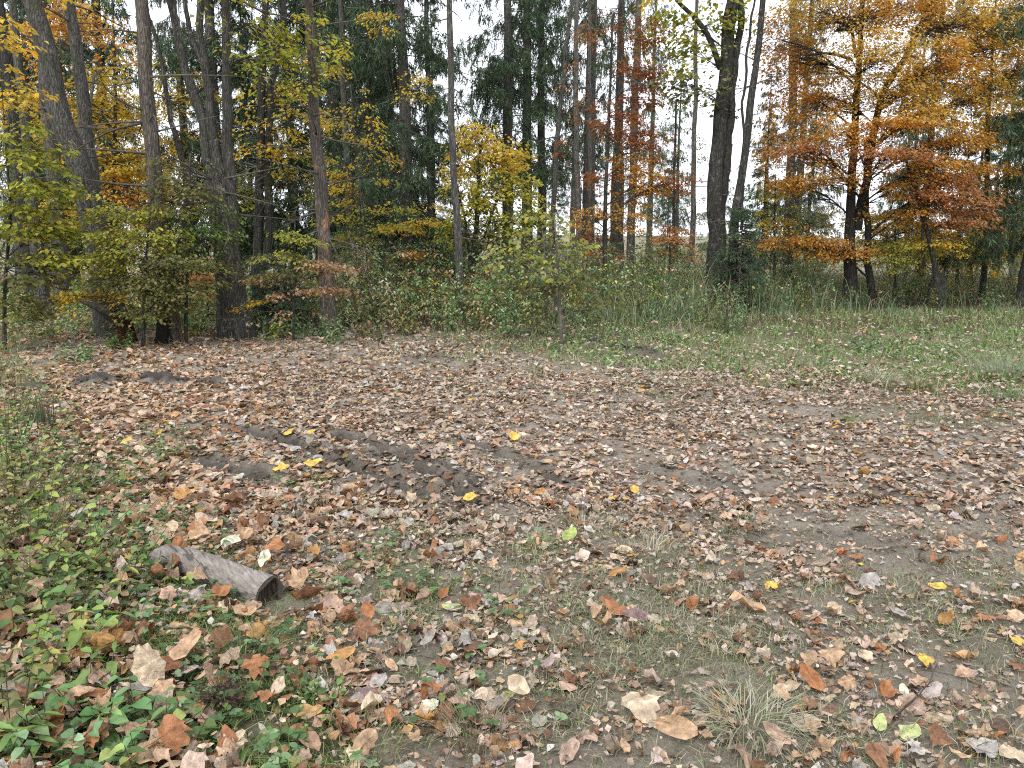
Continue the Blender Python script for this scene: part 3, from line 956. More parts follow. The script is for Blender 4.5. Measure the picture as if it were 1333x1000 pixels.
# --- right
tree('o', 'beech_tree', 'big orange beech with forked dark trunk on the right', 19, [(1123, -5), (1119, 70), (1114, 140), (1111, 230), (1108, 290), (1106, 380)], [7, 8, 10, 12, 15, 21], M_DARK, seed=29, top=8, tier=.5, flat=.4, airy=1.3,
     stems=[([(1222, -10), (1197, 38), (1176, 82), (1156, 112), (1141, 165), (1128, 240), (1116, 300)], [7, 8, 9, 9, 10, 12, 13], 8), ([(1130, 180), (1128, 250), (1132, 320), (1136, 390)], [8, 9, 10, 12], None),
            ([(1105, 25), (1110, 50), (1114, 75)], [4, 5, 5], None), ([(1048, 72), (1080, 68), (1110, 78)], [3, 4, 5], None)],
     blobs=[(1070, 15, 80, 35, 1300, GOLD), (1160, 10, 70, 35, 1300, ORANGE), (1250, 25, 60, 40, 1100, GOLD), (1040, 75, 50, 35, 800, ORANGE, .8), (1140, 70, 55, 40, 1200, GOLD, -.8), (1225, 85, 60, 35, 900, ORANGE, -.5),
            (1075, 125, 60, 26, 800, ORANGE), (1160, 120, 60, 26, 900, GOLD, -.8), (1100, 172, 60, 13, 560, ORANGE, -1.0), (1165, 158, 60, 12, 640, ORANGE, -1.3), (1240, 180, 50, 14, 520, ORANGE, -.6), (1045, 195, 45, 14, 400, ORANGE_P, -1),
            (1150, 200, 70, 12, 620, ORANGE_P, -1.4), (1225, 215, 55, 12, 480, ORANGE, -.8), (1090, 228, 65, 11, 420, ORANGE, -1), (1030, 240, 45, 10, 300, ORANGE, 0), (1240, 258, 60, 11, 520, ORANGE_P, -.8), (1170, 246, 55, 9, 300, ORANGE, -.6),
            (1045, 312, 60, 12, 640, ORANGE, -.3), (1105, 325, 55, 11, 480, ORANGE, -.3), (1024, 120, 34, 40, 260, ORANGE_P, .5), (1190, 298, 60, 16, 300, GOLD), (1010, 180, 34, 40, 220, ORANGE), (1130, 280, 70, 12, 220, GOLD), (1010, 50, 30, 30, 240, ORANGE_P), (1280, 225, 34, 12, 240, ORANGE),
            (1150, -70, 200, 60, 400, ORANGE), (1265, 130, 50, 35, 620, GOLD), (1300, 60, 50, 40, 420, GOLD), (1200, 145, 40, 20, 400, GOLD, -1)], leaf=(.08, .052), R=.36, n_per=24)
tree('q', 'beech_tree', 'small slanting forked beech in front of the big orange one', 18.3, [(1178, 205), (1190, 245), (1203, 285), (1218, 345)], [4, 5, 6, 8], M_DARK, seed=30, top=None, nseg=8, tier=.45, flat=.25,
     stems=[([(1196, 235), (1199, 285), (1204, 345)], [3, 4, 4], None)],
     blobs=[(1225, 235, 45, 14, 500, ORANGE_P), (1240, 285, 50, 16, 700, ORANGE_P), (1190, 275, 30, 12, 260, ORANGE), (1225, 315, 45, 14, 400, YELLOW), (1170, 330, 40, 20, 400, YGREEN)], leaf=(.075, .05))
tree('r', 'beech_tree', 'thin straight dark stem near the right edge with dull orange leaves', 20.5, [(1292, 60), (1287, 150), (1284, 240), (1281, 370)], [4, 5, 7, 9], M_DARK, seed=31, top=9, nseg=8, tier=.6,
     blobs=[(1290, 40, 50, 40, 1000, ORANGE), (1320, 100, 45, 40, 800, ORANGE), (1270, 110, 40, 35, 600, ORANGE), (1300, 160, 45, 30, 600, YELLOW), (1320, 230, 30, 30, 260, ORANGE), (1270, 200, 35, 30, 300, ORANGE_P), (1310, 305, 45, 25, 500, YELLOW), (1260, 330, 40, 18, 300, YELLOW), (1330, -20, 60, 50, 600, ORANGE)], leaf=(.08, .055), airy=1.1)

# understorey with leaves low over the ground on the left
tree('u1', 'maple_sapling', 'yellow-green sapling spreading low over the far left edge', 11.5, [(8, 200), (14, 280), (6, 380)], [3, 4, 5], M_DARK, seed=40, top=None, nseg=7, tier=.4, flat=.28, cat='sapling',
     blobs=[(20, 120, 35, 25, 160, YELLOW), (25, 190, 45, 30, 330, YGREEN), (45, 240, 45, 25, 320, YGREEN), (15, 280, 50, 30, 420, YGREEN), (60, 300, 45, 25, 300, YGREEN), (25, 345, 55, 25, 360, OLIVE), (75, 340, 40, 20, 200, YGREEN), (10, 390, 50, 30, 300, OLIVE), (0, 60, 30, 30, 150, YELLOW)], leaf=(.095, .075), R=.3)
tree('u2', 'beech_sapling', 'dense yellow-green sapling in front of the flaking spruce trunk', 11.8, [(196, 270), (190, 340), (186, 410)], [3, 4, 5], M_DARK, seed=41, top=None, nseg=7, tier=.4, flat=.25, cat='sapling',
     blobs=[(150, 275, 40, 25, 340, YGREEN), (190, 310, 60, 22, 560, YGREEN), (150, 335, 50, 20, 480, YGREEN), (225, 340, 55, 22, 560, OLIVE), (170, 365, 70, 20, 600, OLIVE), (235, 375, 60, 18, 450, OLIVE), (130, 385, 50, 16, 350, YELLOW), (200, 400, 50, 18, 380, OLIVE)], leaf=(.07, .048), R=.3)
tree('u3', 'hornbeam_sapling', 'green leafy sapling between flaking spruce and gnarled maple', 12.3, [(248, 200), (246, 290), (242, 400)], [3, 4, 5], M_DARK, seed=42, top=None, nseg=7, tier=.6, cat='sapling',
     blobs=[(240, 260, 40, 35, 420, OLIVE), (265, 300, 40, 30, 420, GREEN), (225, 285, 30, 30, 240, YGREEN), (255, 345, 45, 25, 380, OLIVE), (235, 225, 25, 25, 130, OLIVE)], leaf=(.07, .05))
tree('u4', 'maple_tree', 'golden understorey maple glowing between the left trunks', 19, [(150, 130), (148, 260), (146, 380)], [5, 6, 8], M_DARK, seed=43, top=8, nseg=8, tier=.6,
     blobs=[(160, 55, 50, 30, 140, ORANGE), (145, 120, 40, 25, 320, YELLOW), (170, 165, 45, 26, 420, YELLOW), (110, 150, 30, 35, 300, YELLOW), (150, 215, 60, 25, 750, YELLOW), (175, 250, 45, 20, 500, ORANGE), (60, 110, 40, 40, 200, ORANGE), (35, 150, 40, 40, 220, YELLOW), (100, 280, 60, 30, 600, YELLOW), (160, 300, 40, 20, 300, YELLOW), (40, 40, 35, 30, 200, ORANGE)], leaf=(.095, .08), R=.42)
tree('u5', 'maple_tree', 'pale yellow maple crown seen through the fork of the gnarled maple', 21, [(238, 120), (242, 250), (240, 380)], [4, 6, 8], M_DARK, seed=44, top=8, nseg=8, tier=.5,
     blobs=[(235, 130, 35, 35, 350, YELLOW), (255, 190, 35, 30, 400, YELLOW), (215, 210, 35, 30, 400, YELLOW), (230, 250, 45, 25, 450, YELLOW), (215, 90, 30, 30, 150, YGREEN), (300, 250, 30, 40, 250, YGREEN)], leaf=(.09, .08), R=.4)
tree('u6', 'beech_sapling', 'slight yellow-leaved sapling among the dark spruces', 17.5, [(530, 270), (524, 320), (520, 380)], [2, 3, 4], M_DARK, seed=45, top=None, nseg=6, tier=.8, cat='sapling',
     blobs=[(520, 290, 28, 12, 220, YELLOW), (545, 285, 25, 10, 160, YELLOW), (535, 330, 20, 12, 130, ORANGE), (440, 250, 35, 40, 260, YELLOW), (455, 300, 40, 30, 260, YGREEN), (500, 25, 30, 20, 120, YELLOW), (540, 115, 28, 14, 110, YELLOW), (430, 90, 40, 30, 170, YELLOW), (350, 100, 40, 40, 200, YGREEN)], leaf=(.08, .06))
tree('u7', 'beech_sapling', 'beech sapling with withered pinkish tan leaves by the clearing edge', 12.4, [(384, 275), (383, 340), (382, 400)], [2, 3, 4], M_DARK, seed=46, top=None, nseg=6, tier=.9, flat=.22, cat='sapling',
     blobs=[(410, 338, 26, 8, 200, TAN), (425, 352, 24, 8, 170, TAN), (375, 330, 40, 14, 300, YGREEN), (360, 350, 40, 14, 260, OLIVE), (430, 372, 25, 7, 90, TAN), (345, 375, 20, 8, 80, TAN), (385, 305, 25, 14, 130, YGREEN), (395, 385, 40, 14, 200, TAN), (335, 395, 20, 8, 60, YELLOW)], leaf=(.07, .045), R=.26)
tree('u8', 'beech_sapling', 'low bright orange sapling behind the gnarled maple base', 15, [(268, 340), (270, 400)], [2, 3], M_DARK, seed=47, top=None, nseg=6, tier=.8, cat='sapling',
     blobs=[(272, 355, 22, 9, 260, ORANGE), (265, 370, 25, 8, 140, ORANGE_P)], leaf=(.075, .05))
tree('u9', 'beech_sapling', 'small orange-topped sapling in the grass at the middle of the wood edge', 17.5, [(872, 295), (872, 340), (870, 400)], [2, 3, 4], M_DARK, seed=48, top=None, nseg=6, tier=.4, cat='sapling',
     blobs=[(873, 310, 24, 16, 420, ORANGE_P), (868, 330, 26, 12, 200, OLIVE), (900, 333, 12, 6, 60, ORANGE_P)], leaf=(.06, .045), R=.2)
tree('u10', 'hazel_shrub', 'hazel shrub with large pale yellow-green leaves beside the yellow maple', 12.2, [(722, 285), (726, 340), (730, 410)], [3, 4, 5], M_TWIG, seed=49, top=None, nseg=6, tier=.1, flat=.5, cat='shrub',
     stems=[([(700, 300), (712, 350), (728, 405)], [2, 3, 3], None), ([(752, 330), (742, 370), (731, 405)], [2, 3, 3], None), ([(690, 350), (705, 380), (725, 408)], [2, 3, 3], None)],
     blobs=[(706, 278, 14, 14, 24, HAZEL), (728, 300, 20, 16, 50, HAZEL), (688, 312, 24, 18, 60, HAZEL), (757, 325, 16, 14, 36, HAZEL), (705, 345, 36, 18, 90, HAZEL), (745, 362, 44, 16, 90, OLIVE), (690, 372, 44, 16, 90, OLIVE), (652, 330, 20, 18, 50, HAZEL), (650, 368, 36, 16, 80, NETTLE), (780, 385, 34, 12, 60, OLIVE), (670, 292, 12, 14, 24, HAZEL)], leaf=(.09, .075), R=.24, n_per=12)
tree('u11', 'beech_sapling', 'low yellow-green sapling under the big orange beech', 20, [(1165, 300), (1165, 380)], [3, 4], M_DARK, seed=50, top=None, nseg=6, tier=.6, cat='sapling',
     blobs=[(1160, 315, 40, 20, 500, YGREEN), (1200, 330, 35, 14, 300, YGREEN), (1140, 300, 25, 15, 200, YELLOW)], leaf=(.075, .055))
tree('u13', 'beech_sapling', 'olive-yellow beech filling the gap right of the big orange trunk', 22, [(1250, 240), (1248, 300), (1246, 370)], [3, 4, 5], M_DARK, seed=52, top=None, nseg=6, tier=.5, cat='sapling',
     blobs=[(1245, 300, 45, 25, 500, OLIVE), (1300, 320, 50, 25, 500, YGREEN), (1215, 325, 40, 18, 300, YELLOW), (1290, 270, 40, 25, 300, OLIVE), (1330, 290, 30, 30, 250, GOLD)], leaf=(.08, .055))
tree('u14', 'hornbeam_sapling', 'pale green leafy sapling far between large double trunk and orange beech', 26, [(1000, 180), (998, 260), (996, 350)], [3, 4, 5], M_DARK, seed=53, top=None, nseg=6, tier=.4, cat='sapling',
     blobs=[(1000, 200, 30, 30, 200, OLIVE), (990, 260, 34, 30, 260, NETTLE), (1030, 290, 40, 25, 260, OLIVE), (1000, 320, 45, 20, 300, YGREEN), (1075, 285, 40, 18, 200, OLIVE)], leaf=(.09, .065))
tree('u15', 'hornbeam_sapling', 'pale green feathery sapling far between red beech and large trunk', 30, [(880, 130), (878, 220), (876, 330)], [3, 4, 5], M_DARK, seed=54, top=None, nseg=6, tier=.3, cat='sapling',
     blobs=[(875, 150, 30, 30, 120, NETTLE), (890, 200, 34, 34, 170, OLIVE), (870, 250, 30, 30, 150, NETTLE), (905, 280, 30, 30, 130, OLIVE), (860, 310, 40, 16, 200, OLIVE)], leaf=(.09, .065))
tree('u12', 'beech_sapling', 'pale yellow-green sapling left of the big orange beech', 20, [(1010, 230), (1008, 300), (1008, 370)], [2, 3, 4], M_DARK, seed=51, top=None, nseg=6, tier=.8, cat='sapling',
     blobs=[(1010, 255, 20, 14, 150, YGREEN), (1005, 285, 24, 12, 160, YELLOW), (1015, 310, 28, 12, 180, YGREEN)], leaf=(.075, .05))


# --- spruces with boughs
def spruce_mesh(seed, H, z0, rmax, nb, strips, pal, dens_low=1.0, hang=.5, sw=.026, sl=(.10, .16)):
    """returns (needle mesh builder, trunk builder) standing at the origin"""
    rng = np.random.default_rng(seed)
    mb = MB()
    z = z0 + (H - z0) * rng.random(nb) ** 1.15
    az = rng.random(nb) * 2 * math.pi
    rel = (z - z0) / (H - z0)
    L = rmax * (1 - rel) ** .75 * (.6 + .5 * rng.random(nb)) + .25
    d = np.stack([np.cos(az), np.sin(az), np.zeros(nb)], -1)
    # bough axis: sags then lifts at the tip
    K = 6
    ts = np.linspace(0, 1, K + 1)
    drop = (.25 + .3 * rng.random(nb)) * (1 - rel * .8)
    P = np.stack([np.array([0, 0, 1.0]) * z[:, None] + d * (L * t)[:, None] + np.array([0, 0, -1.0]) * (L * drop * (t ** 1.3 - .45 * t ** 4))[:, None] for t in ts], 1)
    for k in range(K):
        twigs(mb, P[:, k], P[:, k + 1], .018 * (1 - .8 * k / K), .018 * (1 - .8 * (k + 1) / K), 0, (.5, .5, .5), 1)
    # side branchlets hang from the bough like curtains, each set with short needle shoots
    nbl = np.maximum((L * 9).astype(int), 4)
    bi = np.repeat(np.arange(nb), nbl)
    M = len(bi)
    tb_ = .15 + .85 * rng.random(M) ** .8
    f = tb_ * K
    i0 = np.minimum(f.astype(int), K - 1)
    bb = P[bi, i0] * (1 - (f - i0))[:, None] + P[bi, i0 + 1] * (f - i0)[:, None]
    sd_ = np.stack([-np.sin(az), np.cos(az), np.zeros(nb)], -1)[bi]
    sg = rng.choice([-1, 1], M)[:, None]
    wide_ = (1 - .6 * tb_)[:, None] * np.minimum(L[bi], 1.6)[:, None] * .3 * (.3 + .7 * rng.random((M, 1)))
    hang_ = (.12 + .38 * rng.random((M, 1))) * hang * np.minimum(L[bi], 1.8)[:, None] * (1 - .4 * tb_)[:, None]
    be = bb + sd_ * sg * wide_ + d[bi] * .12 * L[bi][:, None] * rng.random((M, 1)) - np.array([0, 0, 1.0]) * hang_
    twigs(mb, bb, be, .005, .002, .03, (.5, .5, .5), 1)
    per_ = max(3, int(strips * nb / M))
    idx2 = np.repeat(np.arange(M), per_)
    idx = bi[idx2]
    N = len(idx)
    t2 = rng.random((N, 1))
    base = bb[idx2] * (1 - t2) + be[idx2] * t2 + rng.normal(0, .02, (N, 3)) + np.array([0, 0, .12]) * (t2 * (1 - t2)) * hang_[idx2] * 2
    dirs = norm(norm(be - bb)[idx2] * .7 + rng.normal(0, .45, (N, 3)) + np.array([0, 0, -.35 * hang]))
    nrm = norm(rng.normal(size=(N, 3)))
    ll = sl[0] + sl[1] * rng.random(N)
    col = pick(pal, N, rng, .3) * (.75 + .5 * rng.random(nb))[idx][:, None]
    cards(mb, base, dirs, nrm, ll, sw, np.clip(col, .01, .5), 0, fold=.3, wide=.35)
    tb = MB()
    zz = np.linspace(-.15, H, 22)
    r = .19 * (H / 18) * (1 - zz / H * .95) + .006
    r[:2] *= 1.4
    off = rng.normal(0, .03, (22, 2)).cumsum(0) * .5
    tube(tb, np.stack([off[:, 0], off[:, 1], zz, r], -1), 9, .1, (1, 1, 1), 0, seed)
    m = 26
    zt = rng.uniform(1.2, z0 + 2, m)
    a2 = rng.random(m) * 2 * math.pi
    q0 = np.stack([0 * zt, 0 * zt, zt], -1)
    q1 = q0 + np.stack([np.cos(a2), np.sin(a2), rng.uniform(-.4, .15, m)], -1) * rng.uniform(.5, 1.5, (m, 1))
    twigs(tb, q0, q1, .011, .003, .06, (.8, .8, .8))
    return mb, tb


PROTO = [
    (spruce_mesh(101, 19, 1.6, 2.3, 190, 240, SPRUCE, hang=.9), M_GREY),
    (spruce_mesh(102, 20, 3.0, 2.3, 110, 210, SPRUCE_L, hang=1.2), M_GREY),
    (spruce_mesh(103, 17, 2.2, 2.0, 150, 220, SPRUCE, hang=.8), M_DARK),
    (spruce_mesh(104, 21, 4.5, 1.9, 75, 200, SPRUCE_L, hang=1.3), M_GREY),
    (spruce_mesh(105, 20, 4.2, 2.0, 150, 190, SPRUCE, hang=1.1), M_GREY),
]
PROTO = [(a.mesh('crown', [M_NEEDLE, M_TWIG]), b.mesh('trunk', bk)) for (a, b), bk in PROTO]


def spruce(k, px, Y, label, s=1.0, group=None, rz=0.0):
    x = (px - CX) / FPX * Y * math.cos(PITCH)
    root = empty('spruce_tree', (x, Y, float(height(x, Y))), label, 'tree', group)
    root.rotation_euler[2] = rz
    root.scale = (s, s, s * (.92 + .16 * hsh(px, Y, 1)))
    for nm, me in (('crown', PROTO[k][0]), ('trunk', PROTO[k][1])):
        o = bpy.data.objects.new(nm, me)
        COL.objects.link(o)
        o.parent = root
    return root


SPR = [(0, 530, 19.5, 'dense dark spruce with hanging boughs left of the slim grey trunk'), (2, 490, 22, 'dark spruce behind the very thin pale stem'), (0, 565, 25, 'shaded spruce filling the gap behind the slim grey trunk'),
       (0, 440, 24, 'dark spruce behind the thin grey trunk and rust-patched spruce'), (4, 684, 30, 'second spruce just right of the tall free-standing one, a little farther back'), (4, 662, 25, 'tall spruce standing free against bright sky behind the yellow maple'),
       (3, 705, 31, 'loose pale green spruce left of the three thin trunks'), (3, 765, 29, 'loose spruce behind the three thin trunks'), (3, 800, 34, 'spruce with drooping boughs behind the red beech'),
       (3, 880, 36, 'distant loose spruce between red beech and large dark trunk'), (2, 992, 24, 'dark spruce right behind the slanting trunk'), (1, 1035, 28, 'spruce behind the blurred grey trunk'),
       (2, 1200, 24, 'dark spruce glimpsed through the orange beech crown'), (0, 1345, 19, 'dark spruce at the right edge'), (2, 1265, 30, 'spruce behind the thin stem near the right edge'),
       (2, 150, 23, 'dark spruce behind the golden understorey maple'), (0, 90, 27, 'dark spruce deep behind the leaning grey trunk'), (1, 30, 24, 'spruce behind the leftmost trunks'), (2, 330, 25, 'dark spruce behind the pair of dark stems'),
       (0, 385, 27, 'dark spruce between the paired stems and rust-patched spruce'), (3, 250, 33, 'pale spruce far behind the fork of the gnarled maple'), (0, 290, 22, 'dark spruce right behind the gnarled maple'), (1, 935, 40, 'far spruce behind the large double trunk'),
       (0, 772, 38, 'far dark spruce with low boughs between the three thin trunks and red beech'), (2, 722, 42, 'far spruce with low boughs left of the leaning thin trunk'), (2, 868, 48, 'small far spruce left of the pale thin trunk'), (2, 1050, 30, 'spruce with low boughs behind the left side of the orange beech'),
       (0, 1180, 36, 'spruce with low boughs behind the forked beech'), (2, 1300, 27, 'spruce with low boughs right of the thin dark stem')]
LOW = {772: .42, 722: .42, 868: .42, 992: .42, 1035: .75, 935: .45, 880: .5, 1265: .5, 565: .5, 330: .6, 1180: .7, 1300: .6, 1050: .55, 1200: .75}
for n_, (k, px, Y, lb) in enumerate(SPR):
    spruce(k, px, Y, lb, LOW.get(px, .9 + .25 * hsh(px, Y, 2)), rz=n_ * 1.7)
g_far = 'distant spruces at the back of the wood'
FARS = sorted([(60, 45), (310, 40), (420, 38), (500, 36), (745, 50), (845, 54), (1325, 40), (120, 36), (465, 50)])
ORD = ['leftmost', 'second from left', 'third from left', 'fourth from left', 'fifth from left', 'sixth from left', 'seventh from left', 'eighth from left', 'ninth from left', 'eighth from right', 'seventh from right', 'sixth from right', 'fifth from right', 'fourth from right', 'third from right', 'second from right', 'rightmost']
for n_, (px, Y) in enumerate(FARS):
    spruce((0, 2, 1, 3)[n_ % 4] if px < 600 else (3, 1)[n_ % 2], px, Y, f"small distant spruce at the back of the wood, {ORD[n_] if n_ < 5 else ORD[n_ - len(FARS)]} of its row", .85 + .3 * hsh(px, Y, 3), g_far, n_ * 2.3)


# small spruces near the edge
def young_spruce(px, py, h, r, label, seed, pal=SPRUCE):
    """a small tree: own thin trunk"""
    p = gpt(px, py)
    rng = np.random.default_rng(seed)
    a, _ = spruce_mesh(seed, h, .1, r, int(40 + h * 45), 70, pal, hang=.35, sw=.014, sl=(.05, .09))
    tb = MB()
    tube(tb, np.array([[0, 0, -.05, .03], [.01, 0, h * .5, .018], [0, 0.01, h, .004]]), 6)
    root = empty('young_spruce', p, label, 'tree')
    for mb_, nm, mt in ((a, 'crown', [M_NEEDLE, M_TWIG]), (tb, 'trunk', M_TWIG)):
        o = bpy.data.objects.new(nm, mb_.mesh(nm, mt))
        COL.objects.link(o)
        o.parent = root


young_spruce(960, 408, 2.3, .6, 'young spruce growing against the foot of the slanting dark trunk', 201)
young_spruce(366, 430, 1.3, .6, 'small dark spruce under the withered tan beech sapling', 202)
young_spruce(595, 402, 1.0, .4, 'small spruce in the herbs near the slim grey trunk', 203)

# low far bushes that close the view between the trunks
g_b = 'low bushes at the back of the wood'
for n_, (px, Y, h, pal, lb) in enumerate([(60, 21, 2.2, OLIVE, 'dull green bush'), (180, 23, 2.4, YELLOW, 'yellow bush'), (330, 24, 2.0, OLIVE, 'olive bush'), (420, 23, 1.8, OLIVE, 'dim olive bush'), (500, 26, 2.0, YGREEN, 'yellow-green bush'), (580, 24, 1.8, OLIVE, 'green bush'),
                                          (690, 22, 1.9, OLIVE, 'green bush'), (780, 24, 1.7, RED, 'reddish bush'), (860, 30, 1.6, OLIVE, 'pale olive bush'), (920, 26, 1.8, GREEN, 'green bush'), (1000, 23, 2.0, OLIVE, 'olive bush'), (1060, 25, 1.8, YGREEN, 'yellow-green bush'),
                                          (1160, 24, 2.2, OLIVE, 'dull bush'), (1250, 23, 2.0, YELLOW, 'yellow bush'), (1320, 22, 2.2, OLIVE, 'olive bush'), (250, 19, 1.6, OLIVE, 'low olive bush')]):
    behind = ['the leftmost trunks', 'the leaning grey trunk', 'the paired dark stems', 'the rust-patched spruce', 'the very thin pale stem', 'the slim grey trunk', 'the yellow maple', 'the red beech', 'the small orange sapling', 'the large double trunk', 'the slanting trunk',
              'the blurred grey trunk', 'the big orange beech', 'the thin stem near the right edge', 'the right edge grass', 'the gnarled maple'][n_]
    rng = np.random.default_rng(300 + n_)
    x = (px - CX) / FPX * Y
    z = float(height(x, Y))
    root = empty('bush', (x, Y, z), f'{lb} far behind {behind}', 'bush', g_b)
    cm = MB()
    for k in range(7):
        az = k * .9
        twigs(cm, np.array([[x, Y, z - .05]]), np.array([[x + math.cos(az) * h * .5, Y + math.sin(az) * .5, z + h * .7]]), .014, .004, .1, (.6, .6, .6), 1)
    n = 60
    u = norm(rng.normal(size=(n, 3))) * rng.random((n, 1)) ** .4
    cc = np.array([x, Y, z + h * .5]) + u * np.array([h * .8, h * .6, h * .5])
    spray_leaves(cm, rng, cc, rng.random(n) * 6.3, 18, .34, .09, .065, pal)
    cm.build('crown', [M_LEAF, M_TWIG], root)


# ------------------------------------------------------------------ plants of the wood edge
def bent_tube(mb, p0, p1, r0, r1, rng, wob=.03, n=6, nseg=5, col=(1, 1, 1), m=0):
    t = np.linspace(0, 1, n)[:, None]
    p = p0 * (1 - t) + p1 * t + rng.normal(0, wob, (n, 3)) * np.sin(t * math.pi) * np.linalg.norm(p1 - p0)
    tube(mb, np.concatenate([p, r0 + (r1 - r0) * t], 1), nseg, .08, col, m, int(rng.integers(99)))


def herb(px, py, label, name='herb', h=.6, stems=6, spread=.2, leaf=(.09, .045), pal=NETTLE, per=14, seed=1, cat='plant', group=None, loc=None, droop=.35, stemcol=(.10, .13, .05), six=True, lean=.25):
    rng = np.random.default_rng(seed)
    p = gpt(px, py) if loc is None else np.array(loc)
    root = empty(name, p, label, cat, group)
    for k in range(stems):
        az = rng.random() * 6.28
        hh = h * rng.uniform(.6, 1.1)
        base = p + np.array([math.cos(az), math.sin(az), 0]) * spread * rng.random() * .8 - np.array([0, 0, .02])
        tip = base + np.array([math.cos(az) * lean * hh * rng.random() * 1.6, math.sin(az) * lean * hh * rng.random() * 1.6, hh])
        sm, lf = MB(), MB()
        twigs(sm, base, tip, max(.0025, h * .006), .0015, 0, stemcol)
        t = np.linspace(.15, 1, per) + rng.normal(0, .03, per)
        pos = base + (tip - base) * t[:, None]
        a = np.arange(per) * 2.4 + rng.random() * 6 + rng.normal(0, .3, per)
        d = norm(np.stack([np.cos(a), np.sin(a), rng.uniform(-.35, .35, per)], -1))
        LL = leaf[0] * (1.15 - .6 * t) * rng.uniform(.6, 1.25, per)
        Nn = norm(np.stack([rng.normal(0, .3, per), rng.normal(0, .3, per), np.ones(per)], -1))
        cards(lf, pos, d, Nn, LL, LL * leaf[1] / leaf[0], pick(pal, per, rng), 0, fold=.15, droop=droop, six=six)
        so = sm.build('stem', M_GRASS, root)
        fo = bpy.data.objects.new('foliage', lf.mesh('foliage', M_HERB, p))
        COL.objects.link(fo)
        fo.parent = so
    return root


def tuft(px, py, label, n=120, h=.35, spread=.12, pal=STRAW, w=.004, lean=(.3, 1.2), seed=1, name='grass_tuft', group=None, az=None):
    rng = np.random.default_rng(seed)
    p = gpt(px, py)
    a = rng.random(n) * 6.28 if az is None else az + rng.normal(0, .8, n)
    rr = spread * np.sqrt(rng.random(n)) * .8
    b = p + np.stack([np.cos(a) * rr, np.sin(a) * rr, np.full(n, -.01)], -1)
    mb = MB()
    blades(mb, b, h * rng.uniform(.5, 1.1, n), a + rng.normal(0, .5, n), rng.uniform(*lean, n), w * rng.uniform(.6, 1.3, n), pick(pal, n, rng))
    o = mb.build(name, M_GRASS, loc=p)
    return tag(o, label, 'grass tuft', group)


def fern(px, py, label, n=8, L=.8, pal=OLIVE, seed=1, group=None):
    rng = np.random.default_rng(seed)
    p = gpt(px, py)
    root = empty('fern', p, label, 'fern', group)
    for k in range(n):
        az = k * 6.28 / n + rng.normal(0, .3)
        Lf = L * rng.uniform(.7, 1.15)
        t = np.linspace(0, 1, 12)
        o = np.array([math.cos(az), math.sin(az)])
        x = Lf * .75 * t
        z = Lf * (1.15 * t - .75 * t * t)
        P = p + np.stack([o[0] * x, o[1] * x, z], -1)
        mb = MB()
        tube(mb, np.concatenate([P, np.linspace(.004, .0015, 12)[:, None]], 1), 4, 0, (.12, .13, .05))
        tt = np.repeat(np.linspace(.2, .98, 22), 2)
        s = np.tile([-1, 1], 22)
        B = np.stack([np.interp(tt, t, P[:, i]) for i in range(3)], -1)
        sid = np.array([-o[1], o[0], 0])
        D = norm(sid[None] * s[:, None] + np.array([o[0], o[1], 0]) * .35 + np.array([0, 0, -.15]))
        LL = Lf * .32 * np.sin(np.clip(tt, .05, 1) ** .7 * 2.9) + .02
        cards(mb, B, D, np.tile([0, 0, 1.0], (44, 1)), LL, LL * .26, pick(pal, 44, rng), 0, fold=.05, droop=.15, six=True)
        mb.build('frond', M_HERB, root)


